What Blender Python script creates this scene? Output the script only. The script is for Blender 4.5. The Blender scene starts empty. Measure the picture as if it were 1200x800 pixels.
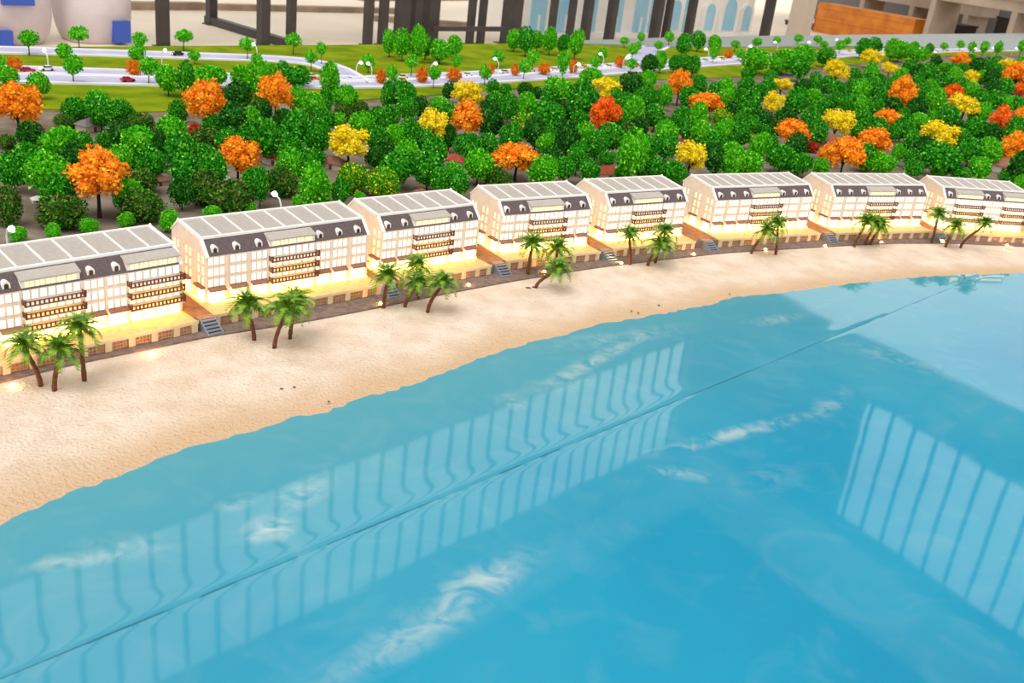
import bpy, math, random
from mathutils import Vector, Matrix

# ------------------------------------------------------------------ camera, sky, exposure
scene = bpy.context.scene
COL = scene.collection
Z0 = 0.8                      # height of the display table top above the hall floor (metres)
CAM_ROT = [[0.992383, 0.048688, 0.11316], [-0.12319, 0.392217, 0.911587], [-0.0, -0.918583, 0.395227]]
cam = bpy.data.cameras.new('camera')
cam.sensor_width = 36.0
cam.lens = 1168.46 / 1200 * 36
cam.clip_end = 300
cam_o = bpy.data.objects.new('camera', cam)
COL.objects.link(cam_o)
m3 = Matrix(CAM_ROT).transposed()
cam_o.matrix_world = Matrix.Translation((0, 0, 1 + Z0)) @ m3.to_4x4()
scene.camera = cam_o
cam.dof.use_dof = True
cam.dof.focus_distance = 3.0
cam.dof.aperture_fstop = 7.0

world = bpy.data.worlds.new('overcast_sky')
scene.world = world
world.use_nodes = True
world.node_tree.nodes['Background'].inputs[0].default_value = (1.0, 0.985, 0.96, 1)
world.node_tree.nodes['Background'].inputs[1].default_value = 0.82

sun = bpy.data.lights.new('key_daylight', 'SUN')      # hazy daylight added for contrast on the trees, aimed through the open skylight
sun.energy = 1.25
sun.angle = math.radians(35)
sun.color = (1.0, 0.97, 0.92)
sun_o = bpy.data.objects.new('key_daylight', sun)
COL.objects.link(sun_o)
sun_o.location = (0, 0, 12)
sun_o.rotation_euler = (math.radians(22), math.radians(-14), 0)

vs = scene.view_settings
vs.view_transform = 'Standard'
vs.look = 'None'
vs.gamma = 1.0
vs.use_curve_mapping = False
vs.exposure = 0.5

# ------------------------------------------------------------------ helpers
R = random.Random(7)
SX, SY = 0.66913, 0.74314      # hall axes: s runs along the table's back edge, t towards the back wall
def st(s, t):
    return (s * SX - t * SY, s * SY + t * SX)
HALL_ANGLE = math.atan2(SY, SX)

def srgb(r, g, b):
    f = lambda c: (c / 255 / 12.92) if c <= 10 else ((c / 255 + 0.055) / 1.055) ** 2.4
    return (f(r), f(g), f(b), 1)

MATS = {}
def mat(name, col, rough=0.6, col2=None, scale=60.0, emit=None, strength=0.0, bump=0.0, bscale=200.0, metallic=0.0, spec=0.5, detail=3.0, lo=0.35, hi=0.65):
    if name in MATS:
        return MATS[name]
    m = bpy.data.materials.new(name)
    m.use_nodes = True
    nt = m.node_tree
    b = nt.nodes['Principled BSDF']
    b.inputs['Base Color'].default_value = col
    b.inputs['Roughness'].default_value = rough
    b.inputs['Metallic'].default_value = metallic
    b.inputs['Specular IOR Level'].default_value = spec
    tc = nt.nodes.new('ShaderNodeTexCoord')
    if col2 is not None:
        n = nt.nodes.new('ShaderNodeTexNoise')
        n.inputs['Scale'].default_value = scale
        n.inputs['Detail'].default_value = detail
        nt.links.new(tc.outputs['Object'], n.inputs['Vector'])
        r = nt.nodes.new('ShaderNodeValToRGB')
        r.color_ramp.elements[0].position = lo
        r.color_ramp.elements[1].position = hi
        r.color_ramp.elements[0].color = col
        r.color_ramp.elements[1].color = col2
        nt.links.new(n.outputs['Fac'], r.inputs['Fac'])
        nt.links.new(r.outputs['Color'], b.inputs['Base Color'])
    if bump:
        n = nt.nodes.new('ShaderNodeTexNoise')
        n.inputs['Scale'].default_value = bscale
        n.inputs['Detail'].default_value = 4
        nt.links.new(tc.outputs['Object'], n.inputs['Vector'])
        bp = nt.nodes.new('ShaderNodeBump')
        bp.inputs['Strength'].default_value = bump
        bp.inputs['Distance'].default_value = 0.01
        nt.links.new(n.outputs['Fac'], bp.inputs['Height'])
        nt.links.new(bp.outputs['Normal'], b.inputs['Normal'])
    if emit:
        b.inputs['Emission Color'].default_value = emit
        b.inputs['Emission Strength'].default_value = strength
    MATS[name] = m
    return m

class MB:
    """collects polygons and links them as one mesh"""
    def __init__(self):
        self.v, self.f, self.mi, self.cur = [], [], [], 0
        self.tones = []
    def poly(self, pts):
        i = len(self.v)
        self.v += [tuple(p) for p in pts]
        self.f.append(tuple(range(i, i + len(pts))))
        self.mi.append(self.cur)
    def faces(self, verts, faces):
        i = len(self.v)
        self.v += [tuple(p) for p in verts]
        for f in faces:
            self.f.append(tuple(i + k for k in f))
            self.mi.append(self.cur)
    def box(self, x0, x1, y0, y1, z0, z1):
        self.faces([(x0, y0, z0), (x1, y0, z0), (x1, y1, z0), (x0, y1, z0), (x0, y0, z1), (x1, y0, z1), (x1, y1, z1), (x0, y1, z1)],
                   [(3, 2, 1, 0), (4, 5, 6, 7), (0, 1, 5, 4), (1, 2, 6, 5), (2, 3, 7, 6), (3, 0, 4, 7)])
        return self
    def prism_u(self, prof, u0, u1):
        """profile of (v, z) points, counter-clockwise seen from +u, drawn out along u"""
        n = len(prof)
        self.faces([(u0, a, b) for a, b in prof] + [(u1, a, b) for a, b in prof],
                   [tuple(range(n - 1, -1, -1)), tuple(range(n, 2 * n))] + [(i, (i + 1) % n, n + (i + 1) % n, n + i) for i in range(n)])
        return self
    def prism_v(self, prof, v0, v1):
        """profile of (u, z) points drawn out along v"""
        n = len(prof)
        self.faces([(a, v0, b) for a, b in prof] + [(a, v1, b) for a, b in prof],
                   [tuple(range(n)), tuple(range(2 * n - 1, n - 1, -1))] + [(i, n + i, n + (i + 1) % n, (i + 1) % n) for i in range(n)])
        return self
    def prism_z(self, poly, z0, z1):
        n = len(poly)
        self.faces([(a, b, z0) for a, b in poly] + [(a, b, z1) for a, b in poly],
                   [tuple(range(n - 1, -1, -1)), tuple(range(n, 2 * n))] + [(i, (i + 1) % n, n + (i + 1) % n, n + i) for i in range(n)])
        return self
    def tube(self, pts, rad, n=7, caps=True):
        rings = []
        pts = [Vector(p) for p in pts]
        for i, p in enumerate(pts):
            d = (pts[min(i + 1, len(pts) - 1)] - pts[max(i - 1, 0)]).normalized()
            a = d.orthogonal().normalized() if abs(d.z) > 0.999 or i == 0 and False else d.cross(Vector((0.31, 0.93, 0.2))).normalized()
            b = d.cross(a)
            r = rad[i] if isinstance(rad, (list, tuple)) else rad
            rings.append([p + (a * math.cos(2 * math.pi * k / n) + b * math.sin(2 * math.pi * k / n)) * r for k in range(n)])
        vs_ = [q for r_ in rings for q in r_]
        fs = []
        for i in range(len(rings) - 1):
            for k in range(n):
                fs.append((i * n + k, i * n + (k + 1) % n, (i + 1) * n + (k + 1) % n, (i + 1) * n + k))
        if caps:
            fs.append(tuple(range(n - 1, -1, -1)))
            fs.append(tuple(range((len(rings) - 1) * n, len(rings) * n)))
        self.faces(vs_, fs)
        return self
    def mesh(self, name, smooth=False):
        me = bpy.data.meshes.new(name)
        me.from_pydata(self.v, [], self.f)
        if any(self.mi):
            me.polygons.foreach_set('material_index', self.mi)
        if smooth:
            me.polygons.foreach_set('use_smooth', [True] * len(me.polygons))
        me.update()
        return me

def link_mesh(name, me, mats, parent=None, loc=(0, 0, 0), rotz=0.0, scale=None):
    o = bpy.data.objects.new(name, me)
    COL.objects.link(o)
    if not isinstance(mats, (list, tuple)):
        mats = [mats]
    while len(me.materials) < len(mats):
        me.materials.append(mats[len(me.materials)])
    for i, m in enumerate(mats):
        if me.materials[i] is not m:
            o.material_slots[i].link = 'OBJECT'
            o.material_slots[i].material = m
    if parent is not None:
        o.parent = parent
        o.location = loc
    else:
        o.location = (loc[0], loc[1], loc[2] + Z0)
    o.rotation_euler = (0, 0, rotz)
    if scale is not None:
        o.scale = scale
    return o

def obj(name, mb, mats, parent=None, loc=(0, 0, 0), rotz=0.0, smooth=False):
    return link_mesh(name, mb.mesh(name, smooth), mats, parent, loc, rotz)

def tag(o, label=None, cat=None, group=None, kind=None):
    if label: o['label'] = label
    if cat: o['category'] = cat
    if group: o['group'] = group
    if kind: o['kind'] = kind
    return o

def empty(name, loc, rotz=0.0):
    o = bpy.data.objects.new(name, None)
    o.empty_display_size = 0.02
    COL.objects.link(o)
    o.location = (loc[0], loc[1], loc[2] + Z0)
    o.rotation_euler = (0, 0, rotz)
    return o

def structure(name, mb, mats, label=None, smooth=False, loc=(0, 0, 0), rotz=0.0):
    return tag(obj(name, mb, mats, None, loc, rotz, smooth), label, kind='structure')

# ------------------------------------------------------------------ places, in metres on the model (x right, y away, origin under the camera)
TREES = [  # x, y, crown radius, crown half height, crown centre height, kind, label
    (-1.942, 3.675, 0.0828, 0.0828, 0.1242, 'o', 'big orange tree at the left edge'),
    (-1.298, 2.887, 0.0871, 0.0692, 0.1386, 'o', 'wide orange tree with a bare dark trunk'),
    (-1.377, 4.109, 0.0846, 0.0881, 0.1321, 'o', 'round orange tree in front of the lawn'),
    (-1.036, 3.429, 0.069, 0.066, 0.099, 'o', "orange tree behind the second building's left half"),
    (-1.191, 4.5, 0.069, 0.0843, 0.1265, 'o', 'upright orange tree near the bend of the roads'),
    (-0.721, 3.82, 0.0827, 0.0694, 0.1007, 'y', "broad yellow tree behind the second building's right end"),
    (-0.377, 5.176, 0.083, 0.0743, 0.1077, 'y', 'yellow tree rising behind an orange one'),
    (-0.329, 4.605, 0.0784, 0.0706, 0.1059, 'o', 'orange tree directly in front of a yellow tree'),
    (-0.447, 4.296, 0.0736, 0.0772, 0.112, 'y', 'twin-lobed yellow tree behind the third building'),
    (-0.07, 3.964, 0.0856, 0.0616, 0.0924, 'o', 'orange tree right behind the fourth building'),
    (0.359, 5.975, 0.09, 0.07, 0.1015, 'y', 'yellow tree just behind the round red-orange one'),
    (0.325, 5.026, 0.0807, 0.0807, 0.1211, 'r', 'round red-orange tree in the middle of the woods'),
    (0.838, 6.35, 0.074, 0.0846, 0.1269, 'o', 'upright orange tree by the open lawn patch'),
    (0.961, 5.979, 0.1002, 0.0601, 0.0901, 'o', 'low wide orange tree behind the sixth building'),
    (0.669, 4.302, 0.07, 0.0773, 0.1121, 'y', 'yellow tree between the fifth and sixth roofs'),
    (1.656, 7.221, 0.0838, 0.0599, 0.0868, 'y', 'upper yellow tree of the pair above the sixth building'),
    (1.384, 6.128, 0.0665, 0.0768, 0.1113, 'y', 'lower yellow tree of the pair above the sixth building'),
    (2.26, 8.107, 0.1, 0.0933, 0.1353, 'y', 'yellow tree beside the far strip of lawn'),
    (3.058, 9.911, 0.1133, 0.0728, 0.1056, 'y', 'yellow tree closest to the grey back rim'),
    (3.042, 9.276, 0.0836, 0.0608, 0.0882, 'y', 'small pale yellow tree in the far woods'),
    (1.657, 5.705, 0.0957, 0.0813, 0.1179, 'y', 'wide yellow tree above the seventh building'),
    (1.329, 5.322, 0.0763, 0.0673, 0.101, 'o', "orange tree behind the sixth building's right half"),
    (1.466, 4.791, 0.0853, 0.0813, 0.1219, 'o', 'largest orange tree touching the seventh roof'),
    (1.751, 5.284, 0.0891, 0.0713, 0.107, 'o', 'arched orange tree behind the seventh roof'),
    (1.46, 5.075, 0.0431, 0.0388, 0.0582, 'o', 'small orange tree left of the largest one by the seventh roof'),
    (2.106, 6.232, 0.0781, 0.0625, 0.0937, 'o', 'orange tree halfway up the woods above the seventh building'),
    (2.393, 6.907, 0.0914, 0.1086, 0.1628, 'o', 'peaked orange tree in the right woods'),
    (4.242, 10.826, 0.1058, 0.0705, 0.1058, 'o', 'orange tree in front of the far lit road'),
    (3.748, 9.227, 0.068, 0.068, 0.0986, 'y', 'small yellow tree in the right woods'),
    (3.118, 7.924, 0.0784, 0.0653, 0.098, 'r', 'dark red-orange tree touching a yellow one'),
    (2.868, 7.025, 0.1105, 0.0873, 0.1265, 'y', 'yellow tree in front of the dark red-orange one'),
    (4.681, 10.712, 0.0959, 0.0785, 0.1138, 'y', 'yellow tree beside a big orange one at the right edge'),
    (4.142, 9.222, 0.128, 0.113, 0.1694, 'o', 'big orange tree high at the right edge'),
    (4.039, 8.862, 0.0582, 0.0582, 0.0873, 'r', 'small rust tree at the right edge'),
    (2.987, 6.69, 0.0778, 0.0778, 0.1167, 'r', 'bright red-orange tree near the right edge'),
    (3.222, 6.945, 0.0576, 0.0692, 0.1037, 'o', 'amber tree at the right edge beside a red-orange one'),
    (2.225, 5.675, 0.1095, 0.0809, 0.1173, 'y', 'wide slanting yellow tree behind the eighth building'),
    (2.604, 5.573, 0.0749, 0.0795, 0.1193, 'o', 'orange tree low at the right edge above the eighth building'),
    (-2.557, 4.846, 0.031, 0.0372, 0.0391, 'so', 'small orange shrub behind the big orange tree at the left edge'),
    (-2.086, 5.126, 0.0348, 0.0392, 0.0411, 'so', 'small orange shrub left of the round orange tree in front of the lawn'),
    (-0.927, 5.795, 0.0293, 0.039, 0.041, 'so', 'small orange shrub left of the twin-lobed yellow tree behind the third building'),
    (-0.718, 5.991, 0.0352, 0.0453, 0.0476, 'so', 'small orange shrub left of the yellow tree rising behind an orange one'),
    (-0.547, 6.163, 0.0413, 0.0413, 0.0434, 'so', 'small orange shrub behind the yellow tree rising behind an orange one'),
    (-0.354, 6.608, 0.0248, 0.0386, 0.0406, 'so', 'small orange shrub behind the orange tree directly in front of a yellow tree'),
    (-0.197, 6.701, 0.0252, 0.0391, 0.0411, 'so', 'small orange shrub right of the yellow tree rising behind an orange one'),
    (-0.009, 6.896, 0.0345, 0.0402, 0.0422, 'so', 'small orange shrub left of the yellow tree just behind the round red-orange one'),
    (0.189, 7.139, 0.0297, 0.0475, 0.0498, 'so', 'small orange shrub behind the round red-orange tree in the middle of the woods'),
    (0.547, 7.708, 0.0351, 0.0447, 0.0469, 'so', 'small orange shrub behind the yellow tree just behind the round red-orange one'),
    (1.596, 9.222, 0.0341, 0.0379, 0.0398, 'so', 'small orange shrub right of the upright orange tree by the open lawn patch'),
    (-1.387, 3.988, 0.0277, 0.0312, 0.0312, 'sr', 'small rust-red shrub in front of the round orange tree in front of the lawn'),
    (1.454, 5.357, 0.0363, 0.0272, 0.0272, 'sr', "small rust-red shrub right of the orange tree behind the sixth building's right half"),
    (-2.195, 4.356, 0.0411, 0.0486, 0.0681, 'b', 'bright green tree right of the big orange tree at the left edge'),
    (-1.874, 3.997, 0.0484, 0.045, 0.063, 'm', 'mid green tree right of the big orange tree at the left edge'),
    (-1.883, 4.218, 0.0436, 0.0472, 0.0661, 'b', 'bright green tree behind the wide orange tree with a bare dark trunk'),
    (-1.734, 3.917, 0.0475, 0.0576, 0.0807, 'm', 'mid green tree behind the wide orange tree with a bare dark trunk'),
    (-1.716, 4.044, 0.042, 0.0454, 0.0636, 'm', 'mid green tree left of the round orange tree in front of the lawn'),
    (-1.826, 3.523, 0.0401, 0.0432, 0.0605, 'd', 'dark green tree in front of the big orange tree at the left edge'),
    (-1.883, 3.929, 0.0445, 0.0239, 0.0227, 'v', 'olive flecked round shrub right of the big orange tree at the left edge'),
    (-1.644, 3.384, 0.0594, 0.0623, 0.0873, 'b', 'bright green tree left of the wide orange tree with a bare dark trunk'),
    (-1.788, 3.529, 0.0217, 0.031, 0.0295, 'v', 'olive flecked round shrub in front of the big orange tree at the left edge'),
    (-1.624, 3.515, 0.0308, 0.0401, 0.0561, 'm', 'tall mid green tree behind the wide orange tree with a bare dark trunk'),
    (-1.597, 3.632, 0.0318, 0.0318, 0.0445, 'm', 'leafy mid green tree behind the wide orange tree with a bare dark trunk'),
    (-1.913, 3.528, 0.031, 0.0248, 0.0236, 'v', 'olive flecked round shrub left of the wide orange tree with a bare dark trunk'),
    (-1.635, 3.03, 0.0458, 0.0539, 0.0755, 'm', 'mid green tree in front of the big orange tree at the left edge'),
    (-1.515, 3.014, 0.0589, 0.0616, 0.0862, 'b', 'bright green tree in front of the big orange tree at the left edge'),
    (-1.493, 2.721, 0.0369, 0.0566, 0.0537, 'v', "olive flecked round shrub left of the orange tree behind the second building's left half"),
    (-1.352, 2.754, 0.0622, 0.0522, 0.0496, 'v', 'olive flecked round shrub in front of the wide orange tree with a bare dark trunk'),
    (-1.331, 2.658, 0.0218, 0.0218, 0.0218, 'u', 'small bright green bush peeking over the first roof from the left'),
    (-1.263, 2.736, 0.0248, 0.0223, 0.0223, 'u', 'small bright green bush in front of the wide orange tree with a bare dark trunk'),
    (-1.401, 2.604, 0.0214, 0.0214, 0.0214, 'u', 'small bright green bush left of the wide orange tree with a bare dark trunk'),
    (-1.191, 2.836, 0.023, 0.023, 0.023, 'u', "small bright green bush left of the orange tree behind the second building's left half"),
    (-1.768, 4.743, 0.0525, 0.0606, 0.0848, 'b', 'bright green tree left of the round orange tree in front of the lawn'),
    (-1.684, 4.736, 0.0363, 0.0685, 0.0959, 'm', 'mid green tree behind the round orange tree in front of the lawn'),
    (-1.657, 4.998, 0.0848, 0.0551, 0.0772, 'b', 'bright green tree behind the round orange tree in front of the lawn'),
    (-1.372, 4.525, 0.0503, 0.058, 0.0812, 'd', 'dark green tree right of the round orange tree in front of the lawn'),
    (-1.24, 4.008, 0.0554, 0.0623, 0.0872, 'd', "dark green tree behind the orange tree behind the second building's left half"),
    (-1.414, 3.816, 0.053, 0.0563, 0.0788, 'b', "bright green tree left of the orange tree behind the second building's left half"),
    (-1.512, 4.155, 0.0358, 0.0466, 0.0652, 'm', "mid green tree left of the orange tree behind the second building's left half"),
    (-1.61, 4.016, 0.0522, 0.0383, 0.0364, 'v', 'olive flecked round shrub left of the round orange tree in front of the lawn'),
    (-1.669, 4.059, 0.0211, 0.0351, 0.0492, 'm', 'tall mid green tree left of the round orange tree in front of the lawn'),
    (-1.417, 3.526, 0.0524, 0.0524, 0.0734, 'b', 'bright green tree right of the wide orange tree with a bare dark trunk'),
    (-1.298, 3.888, 0.0575, 0.0406, 0.0385, 'v', 'olive flecked round shrub in front of the round orange tree in front of the lawn'),
    (-1.221, 4.208, 0.0399, 0.0471, 0.066, 'b', 'bright green tree left of the upright orange tree near the bend of the roads'),
    (-1.127, 3.899, 0.0439, 0.0507, 0.071, 'm', "mid green tree behind the orange tree behind the second building's left half"),
    (-1.252, 3.467, 0.0516, 0.0607, 0.085, 'm', 'mid green tree in front of the round orange tree in front of the lawn'),
    (-1.215, 3.591, 0.0346, 0.0377, 0.0528, 'm', 'mid green tree left of the upright orange tree near the bend of the roads'),
    (-1.338, 3.499, 0.0214, 0.0612, 0.0857, 'd', 'dark green tree left of the round orange tree in front of the lawn'),
    (-1.285, 3.181, 0.0509, 0.0424, 0.0403, 'v', 'olive flecked round shrub right of the wide orange tree with a bare dark trunk'),
    (-1.171, 2.911, 0.0601, 0.047, 0.0447, 'v', 'leafy olive flecked round shrub right of the wide orange tree with a bare dark trunk'),
    (-1.105, 3.059, 0.0326, 0.049, 0.0685, 'd', "dark green tree left of the orange tree behind the second building's left half"),
    (-1.061, 3.142, 0.0502, 0.0614, 0.0583, 'v', "tall olive flecked round shrub left of the orange tree behind the second building's left half"),
    (-0.95, 3.1, 0.0606, 0.0579, 0.055, 'v', "olive flecked round shrub in front of the orange tree behind the second building's left half"),
    (-1.063, 2.839, 0.0282, 0.0333, 0.0333, 'u', 'small bright green bush right of the wide orange tree with a bare dark trunk'),
    (-0.989, 3.008, 0.027, 0.0216, 0.0216, 'u', 'small bright green bush peeking over the second roof from the left'),
    (-0.899, 3.098, 0.0221, 0.0221, 0.0221, 'u', "small bright green bush in front of the orange tree behind the second building's left half"),
    (-0.942, 3.284, 0.0348, 0.0435, 0.0609, 'm', "mid green tree in front of the orange tree behind the second building's left half"),
    (-1.386, 4.989, 0.0465, 0.0677, 0.0947, 'b', 'bright green tree behind the upright orange tree near the bend of the roads'),
    (-1.331, 5.367, 0.0771, 0.0454, 0.0635, 'm', 'mid green tree behind the upright orange tree near the bend of the roads'),
    (-1.099, 5.216, 0.044, 0.0749, 0.1048, 'b', 'bright green tree right of the upright orange tree near the bend of the roads'),
    (-1.141, 4.676, 0.0399, 0.0519, 0.0726, 'b', "bright green tree left of the broad yellow tree behind the second building's right end"),
    (-1.03, 4.543, 0.0505, 0.0582, 0.0815, 'b', "bright green tree behind the broad yellow tree behind the second building's right end"),
    (-0.941, 4.859, 0.0578, 0.0619, 0.0867, 'b', 'bright green tree left of the twin-lobed yellow tree behind the third building'),
    (-1.019, 4.761, 0.0284, 0.0608, 0.0851, 'm', 'mid green tree right of the upright orange tree near the bend of the roads'),
    (-1.217, 4.388, 0.0414, 0.0452, 0.0633, 'd', 'dark green tree in front of the upright orange tree near the bend of the roads'),
    (-1.036, 3.764, 0.0554, 0.0783, 0.1096, 'm', "mid green tree right of the orange tree behind the second building's left half"),
    (-0.959, 3.943, 0.0579, 0.0715, 0.1001, 'm', 'mid green tree in front of the upright orange tree near the bend of the roads'),
    (-0.858, 3.894, 0.0438, 0.0607, 0.0849, 'm', "mid green tree left of the broad yellow tree behind the second building's right end"),
    (-0.92, 4.686, 0.0401, 0.0401, 0.0381, 'v', "olive flecked round shrub behind the broad yellow tree behind the second building's right end"),
    (-0.867, 4.83, 0.0412, 0.0412, 0.0392, 'v', 'olive flecked round shrub left of the twin-lobed yellow tree behind the third building'),
    (-0.893, 4.421, 0.038, 0.0342, 0.0478, 'b', "leafy bright green tree behind the broad yellow tree behind the second building's right end"),
    (-0.778, 4.357, 0.0487, 0.0449, 0.0629, 'b', 'leafy bright green tree left of the twin-lobed yellow tree behind the third building'),
    (-0.713, 4.43, 0.0417, 0.0569, 0.0797, 'm', "mid green tree right of the broad yellow tree behind the second building's right end"),
    (-0.842, 3.786, 0.033, 0.033, 0.0462, 'm', "leafy mid green tree left of the broad yellow tree behind the second building's right end"),
    (-0.624, 3.853, 0.0335, 0.0368, 0.0516, 'd', "dark green tree right of the broad yellow tree behind the second building's right end"),
    (-1.048, 4.48, 0.0269, 0.0346, 0.0329, 'v', 'olive flecked round shrub right of the upright orange tree near the bend of the roads'),
    (-0.864, 3.353, 0.0532, 0.0532, 0.0506, 'v', "olive flecked round shrub right of the orange tree behind the second building's left half"),
    (-0.89, 3.191, 0.0254, 0.0564, 0.079, 'm', "tall mid green tree in front of the orange tree behind the second building's left half"),
    (-0.706, 3.192, 0.0479, 0.0648, 0.0907, 'b', "bright green tree in front of the broad yellow tree behind the second building's right end"),
    (-0.643, 3.292, 0.0291, 0.0436, 0.061, 'm', "mid green tree in front of the broad yellow tree behind the second building's right end"),
    (-0.642, 3.496, 0.0522, 0.0552, 0.0552, 'w', 'yellow-flecked green bushy tree left of the twin-lobed yellow tree behind the third building'),
    (-0.525, 3.48, 0.055, 0.052, 0.052, 'w', 'yellow-flecked green bushy tree in front of the twin-lobed yellow tree behind the third building'),
    (-0.765, 3.22, 0.0229, 0.0229, 0.0229, 'u', "small bright green bush right of the orange tree behind the second building's left half"),
    (-0.693, 3.285, 0.0233, 0.0204, 0.0204, 'u', 'small bright green bush left of the twin-lobed yellow tree behind the third building'),
    (-0.596, 3.396, 0.021, 0.018, 0.018, 'u', 'small bright green bush peeking over the third roof from the left'),
    (-0.703, 5.067, 0.0644, 0.0644, 0.0901, 'm', 'mid green tree left of the twin-lobed yellow tree behind the third building'),
    (-0.765, 5.024, 0.0341, 0.0639, 0.0894, 'm', "mid green tree behind the broad yellow tree behind the second building's right end"),
    (-0.678, 5.166, 0.0306, 0.0612, 0.0857, 'm', 'mid green tree behind the twin-lobed yellow tree behind the third building'),
    (-0.592, 4.903, 0.0375, 0.0459, 0.0642, 'd', 'dark green tree behind the twin-lobed yellow tree behind the third building'),
    (-0.502, 5.038, 0.0471, 0.0428, 0.0599, 'b', 'bright green tree behind the twin-lobed yellow tree behind the third building'),
    (-0.503, 5.496, 0.0371, 0.0417, 0.0584, 'd', 'dark green tree left of the yellow tree rising behind an orange one'),
    (-0.679, 4.581, 0.0392, 0.0509, 0.0713, 'm', 'mid green tree left of the orange tree directly in front of a yellow tree'),
    (-0.598, 4.172, 0.0467, 0.0503, 0.0704, 'b', "bright green tree right of the broad yellow tree behind the second building's right end"),
    (-0.532, 4.201, 0.0361, 0.065, 0.091, 'm', 'tall mid green tree left of the twin-lobed yellow tree behind the third building'),
    (-0.285, 5.806, 0.0342, 0.0391, 0.0547, 'm', 'mid green tree right of the yellow tree rising behind an orange one'),
    (-0.234, 5.187, 0.0439, 0.0571, 0.0799, 'm', 'mid green tree right of the orange tree directly in front of a yellow tree'),
    (-0.21, 5.774, 0.034, 0.0389, 0.0544, 'm', 'mid green tree right of the twin-lobed yellow tree behind the third building'),
    (-0.163, 5.078, 0.0387, 0.0645, 0.0903, 'm', 'mid green tree behind the orange tree right behind the fourth building'),
    (-0.217, 4.599, 0.0549, 0.0667, 0.0933, 'd', 'dark green tree right of the orange tree directly in front of a yellow tree'),
    (-0.282, 4.195, 0.0542, 0.0542, 0.0758, 'm', 'mid green tree in front of the orange tree directly in front of a yellow tree'),
    (-0.2, 4.291, 0.0406, 0.0443, 0.062, 'm', 'mid green tree left of the orange tree right behind the fourth building'),
    (-0.378, 4.306, 0.0296, 0.0555, 0.0776, 'd', 'dark green tree right of the twin-lobed yellow tree behind the third building'),
    (-0.506, 3.865, 0.0436, 0.0503, 0.0704, 'b', 'bright green tree in front of the twin-lobed yellow tree behind the third building'),
    (-0.503, 3.625, 0.0601, 0.0569, 0.0797, 'm', 'mid green tree in front of the twin-lobed yellow tree behind the third building'),
    (-0.389, 3.647, 0.0508, 0.0635, 0.0889, 'm', 'tall mid green tree in front of the twin-lobed yellow tree behind the third building'),
    (-0.335, 3.584, 0.0313, 0.047, 0.0658, 'm', 'tall mid green tree left of the orange tree right behind the fourth building'),
    (-0.301, 3.722, 0.0389, 0.0422, 0.059, 'b', 'bright green tree left of the orange tree right behind the fourth building'),
    (-0.265, 3.59, 0.0377, 0.0408, 0.0572, 'm', 'leafy mid green tree left of the orange tree right behind the fourth building'),
    (-0.213, 3.82, 0.053, 0.0596, 0.0835, 'b', 'bright green tree in front of the orange tree directly in front of a yellow tree'),
    (-0.138, 3.811, 0.0498, 0.0432, 0.041, 'v', 'olive flecked round shrub left of the orange tree right behind the fourth building'),
    (-0.176, 4.07, 0.0211, 0.0317, 0.0444, 'm', 'tall mid green tree right of the twin-lobed yellow tree behind the third building'),
    (-0.074, 5.293, 0.0492, 0.0581, 0.0814, 'b', 'bright green tree right of the yellow tree rising behind an orange one'),
    (-0.123, 5.157, 0.0394, 0.0394, 0.0551, 'b', 'bright green tree right of the orange tree directly in front of a yellow tree'),
    (-0.07, 4.817, 0.0575, 0.0534, 0.0534, 'w', 'yellow-flecked green bushy tree behind the orange tree right behind the fourth building'),
    (0.087, 5.559, 0.0794, 0.0794, 0.1112, 'b', 'bright green tree left of the yellow tree just behind the round red-orange one'),
    (0.044, 5.484, 0.0462, 0.0647, 0.0905, 'm', 'mid green tree left of the yellow tree just behind the round red-orange one'),
    (0.21, 5.387, 0.077, 0.0906, 0.1269, 'm', 'mid green tree left of the round red-orange tree in the middle of the woods'),
    (0.288, 6.511, 0.0651, 0.0597, 0.0836, 'b', 'bright green tree behind the round red-orange tree in the middle of the woods'),
    (0.034, 4.955, 0.0714, 0.0672, 0.0941, 'm', 'leafy mid green tree left of the round red-orange tree in the middle of the woods'),
    (0.089, 5.039, 0.0342, 0.064, 0.0897, 'm', 'tall mid green tree left of the round red-orange tree in the middle of the woods'),
    (0.147, 5.458, 0.0461, 0.0553, 0.0526, 'v', 'olive flecked round shrub left of the round red-orange tree in the middle of the woods'),
    (0.527, 6.246, 0.0678, 0.0678, 0.0949, 'd', 'dark green tree right of the yellow tree just behind the round red-orange one'),
    (0.487, 5.312, 0.0537, 0.0761, 0.1066, 'b', 'bright green tree right of the round red-orange tree in the middle of the woods'),
    (0.459, 5.628, 0.0426, 0.0568, 0.0796, 'm', 'mid green tree right of the round red-orange tree in the middle of the woods'),
    (-0.106, 5.879, 0.0395, 0.0395, 0.0553, 'd', 'dark green tree right of the yellow tree rising behind an orange one'),
    (-0.035, 5.855, 0.0345, 0.0345, 0.0483, 'd', 'dark green tree left of the yellow tree just behind the round red-orange one'),
    (0.054, 4.515, 0.0347, 0.0579, 0.0811, 'm', 'mid green tree right of the orange tree right behind the fourth building'),
    (0.043, 4.465, 0.0421, 0.0421, 0.059, 'b', 'bright green tree right of the orange tree right behind the fourth building'),
    (0.133, 4.423, 0.0529, 0.0756, 0.1058, 'd', 'dark green tree left of the round red-orange tree in the middle of the woods'),
    (0.212, 4.53, 0.0464, 0.0696, 0.0974, 'b', 'bright green tree in front of the round red-orange tree in the middle of the woods'),
    (0.345, 4.678, 0.0558, 0.0598, 0.0837, 'm', 'mid green tree in front of the round red-orange tree in the middle of the woods'),
    (0.444, 4.974, 0.0465, 0.055, 0.0523, 'v', 'olive flecked round shrub right of the round red-orange tree in the middle of the woods'),
    (0.041, 3.88, 0.0505, 0.0505, 0.0707, 'b', 'bright green tree left of the round red-orange tree in the middle of the woods'),
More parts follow.
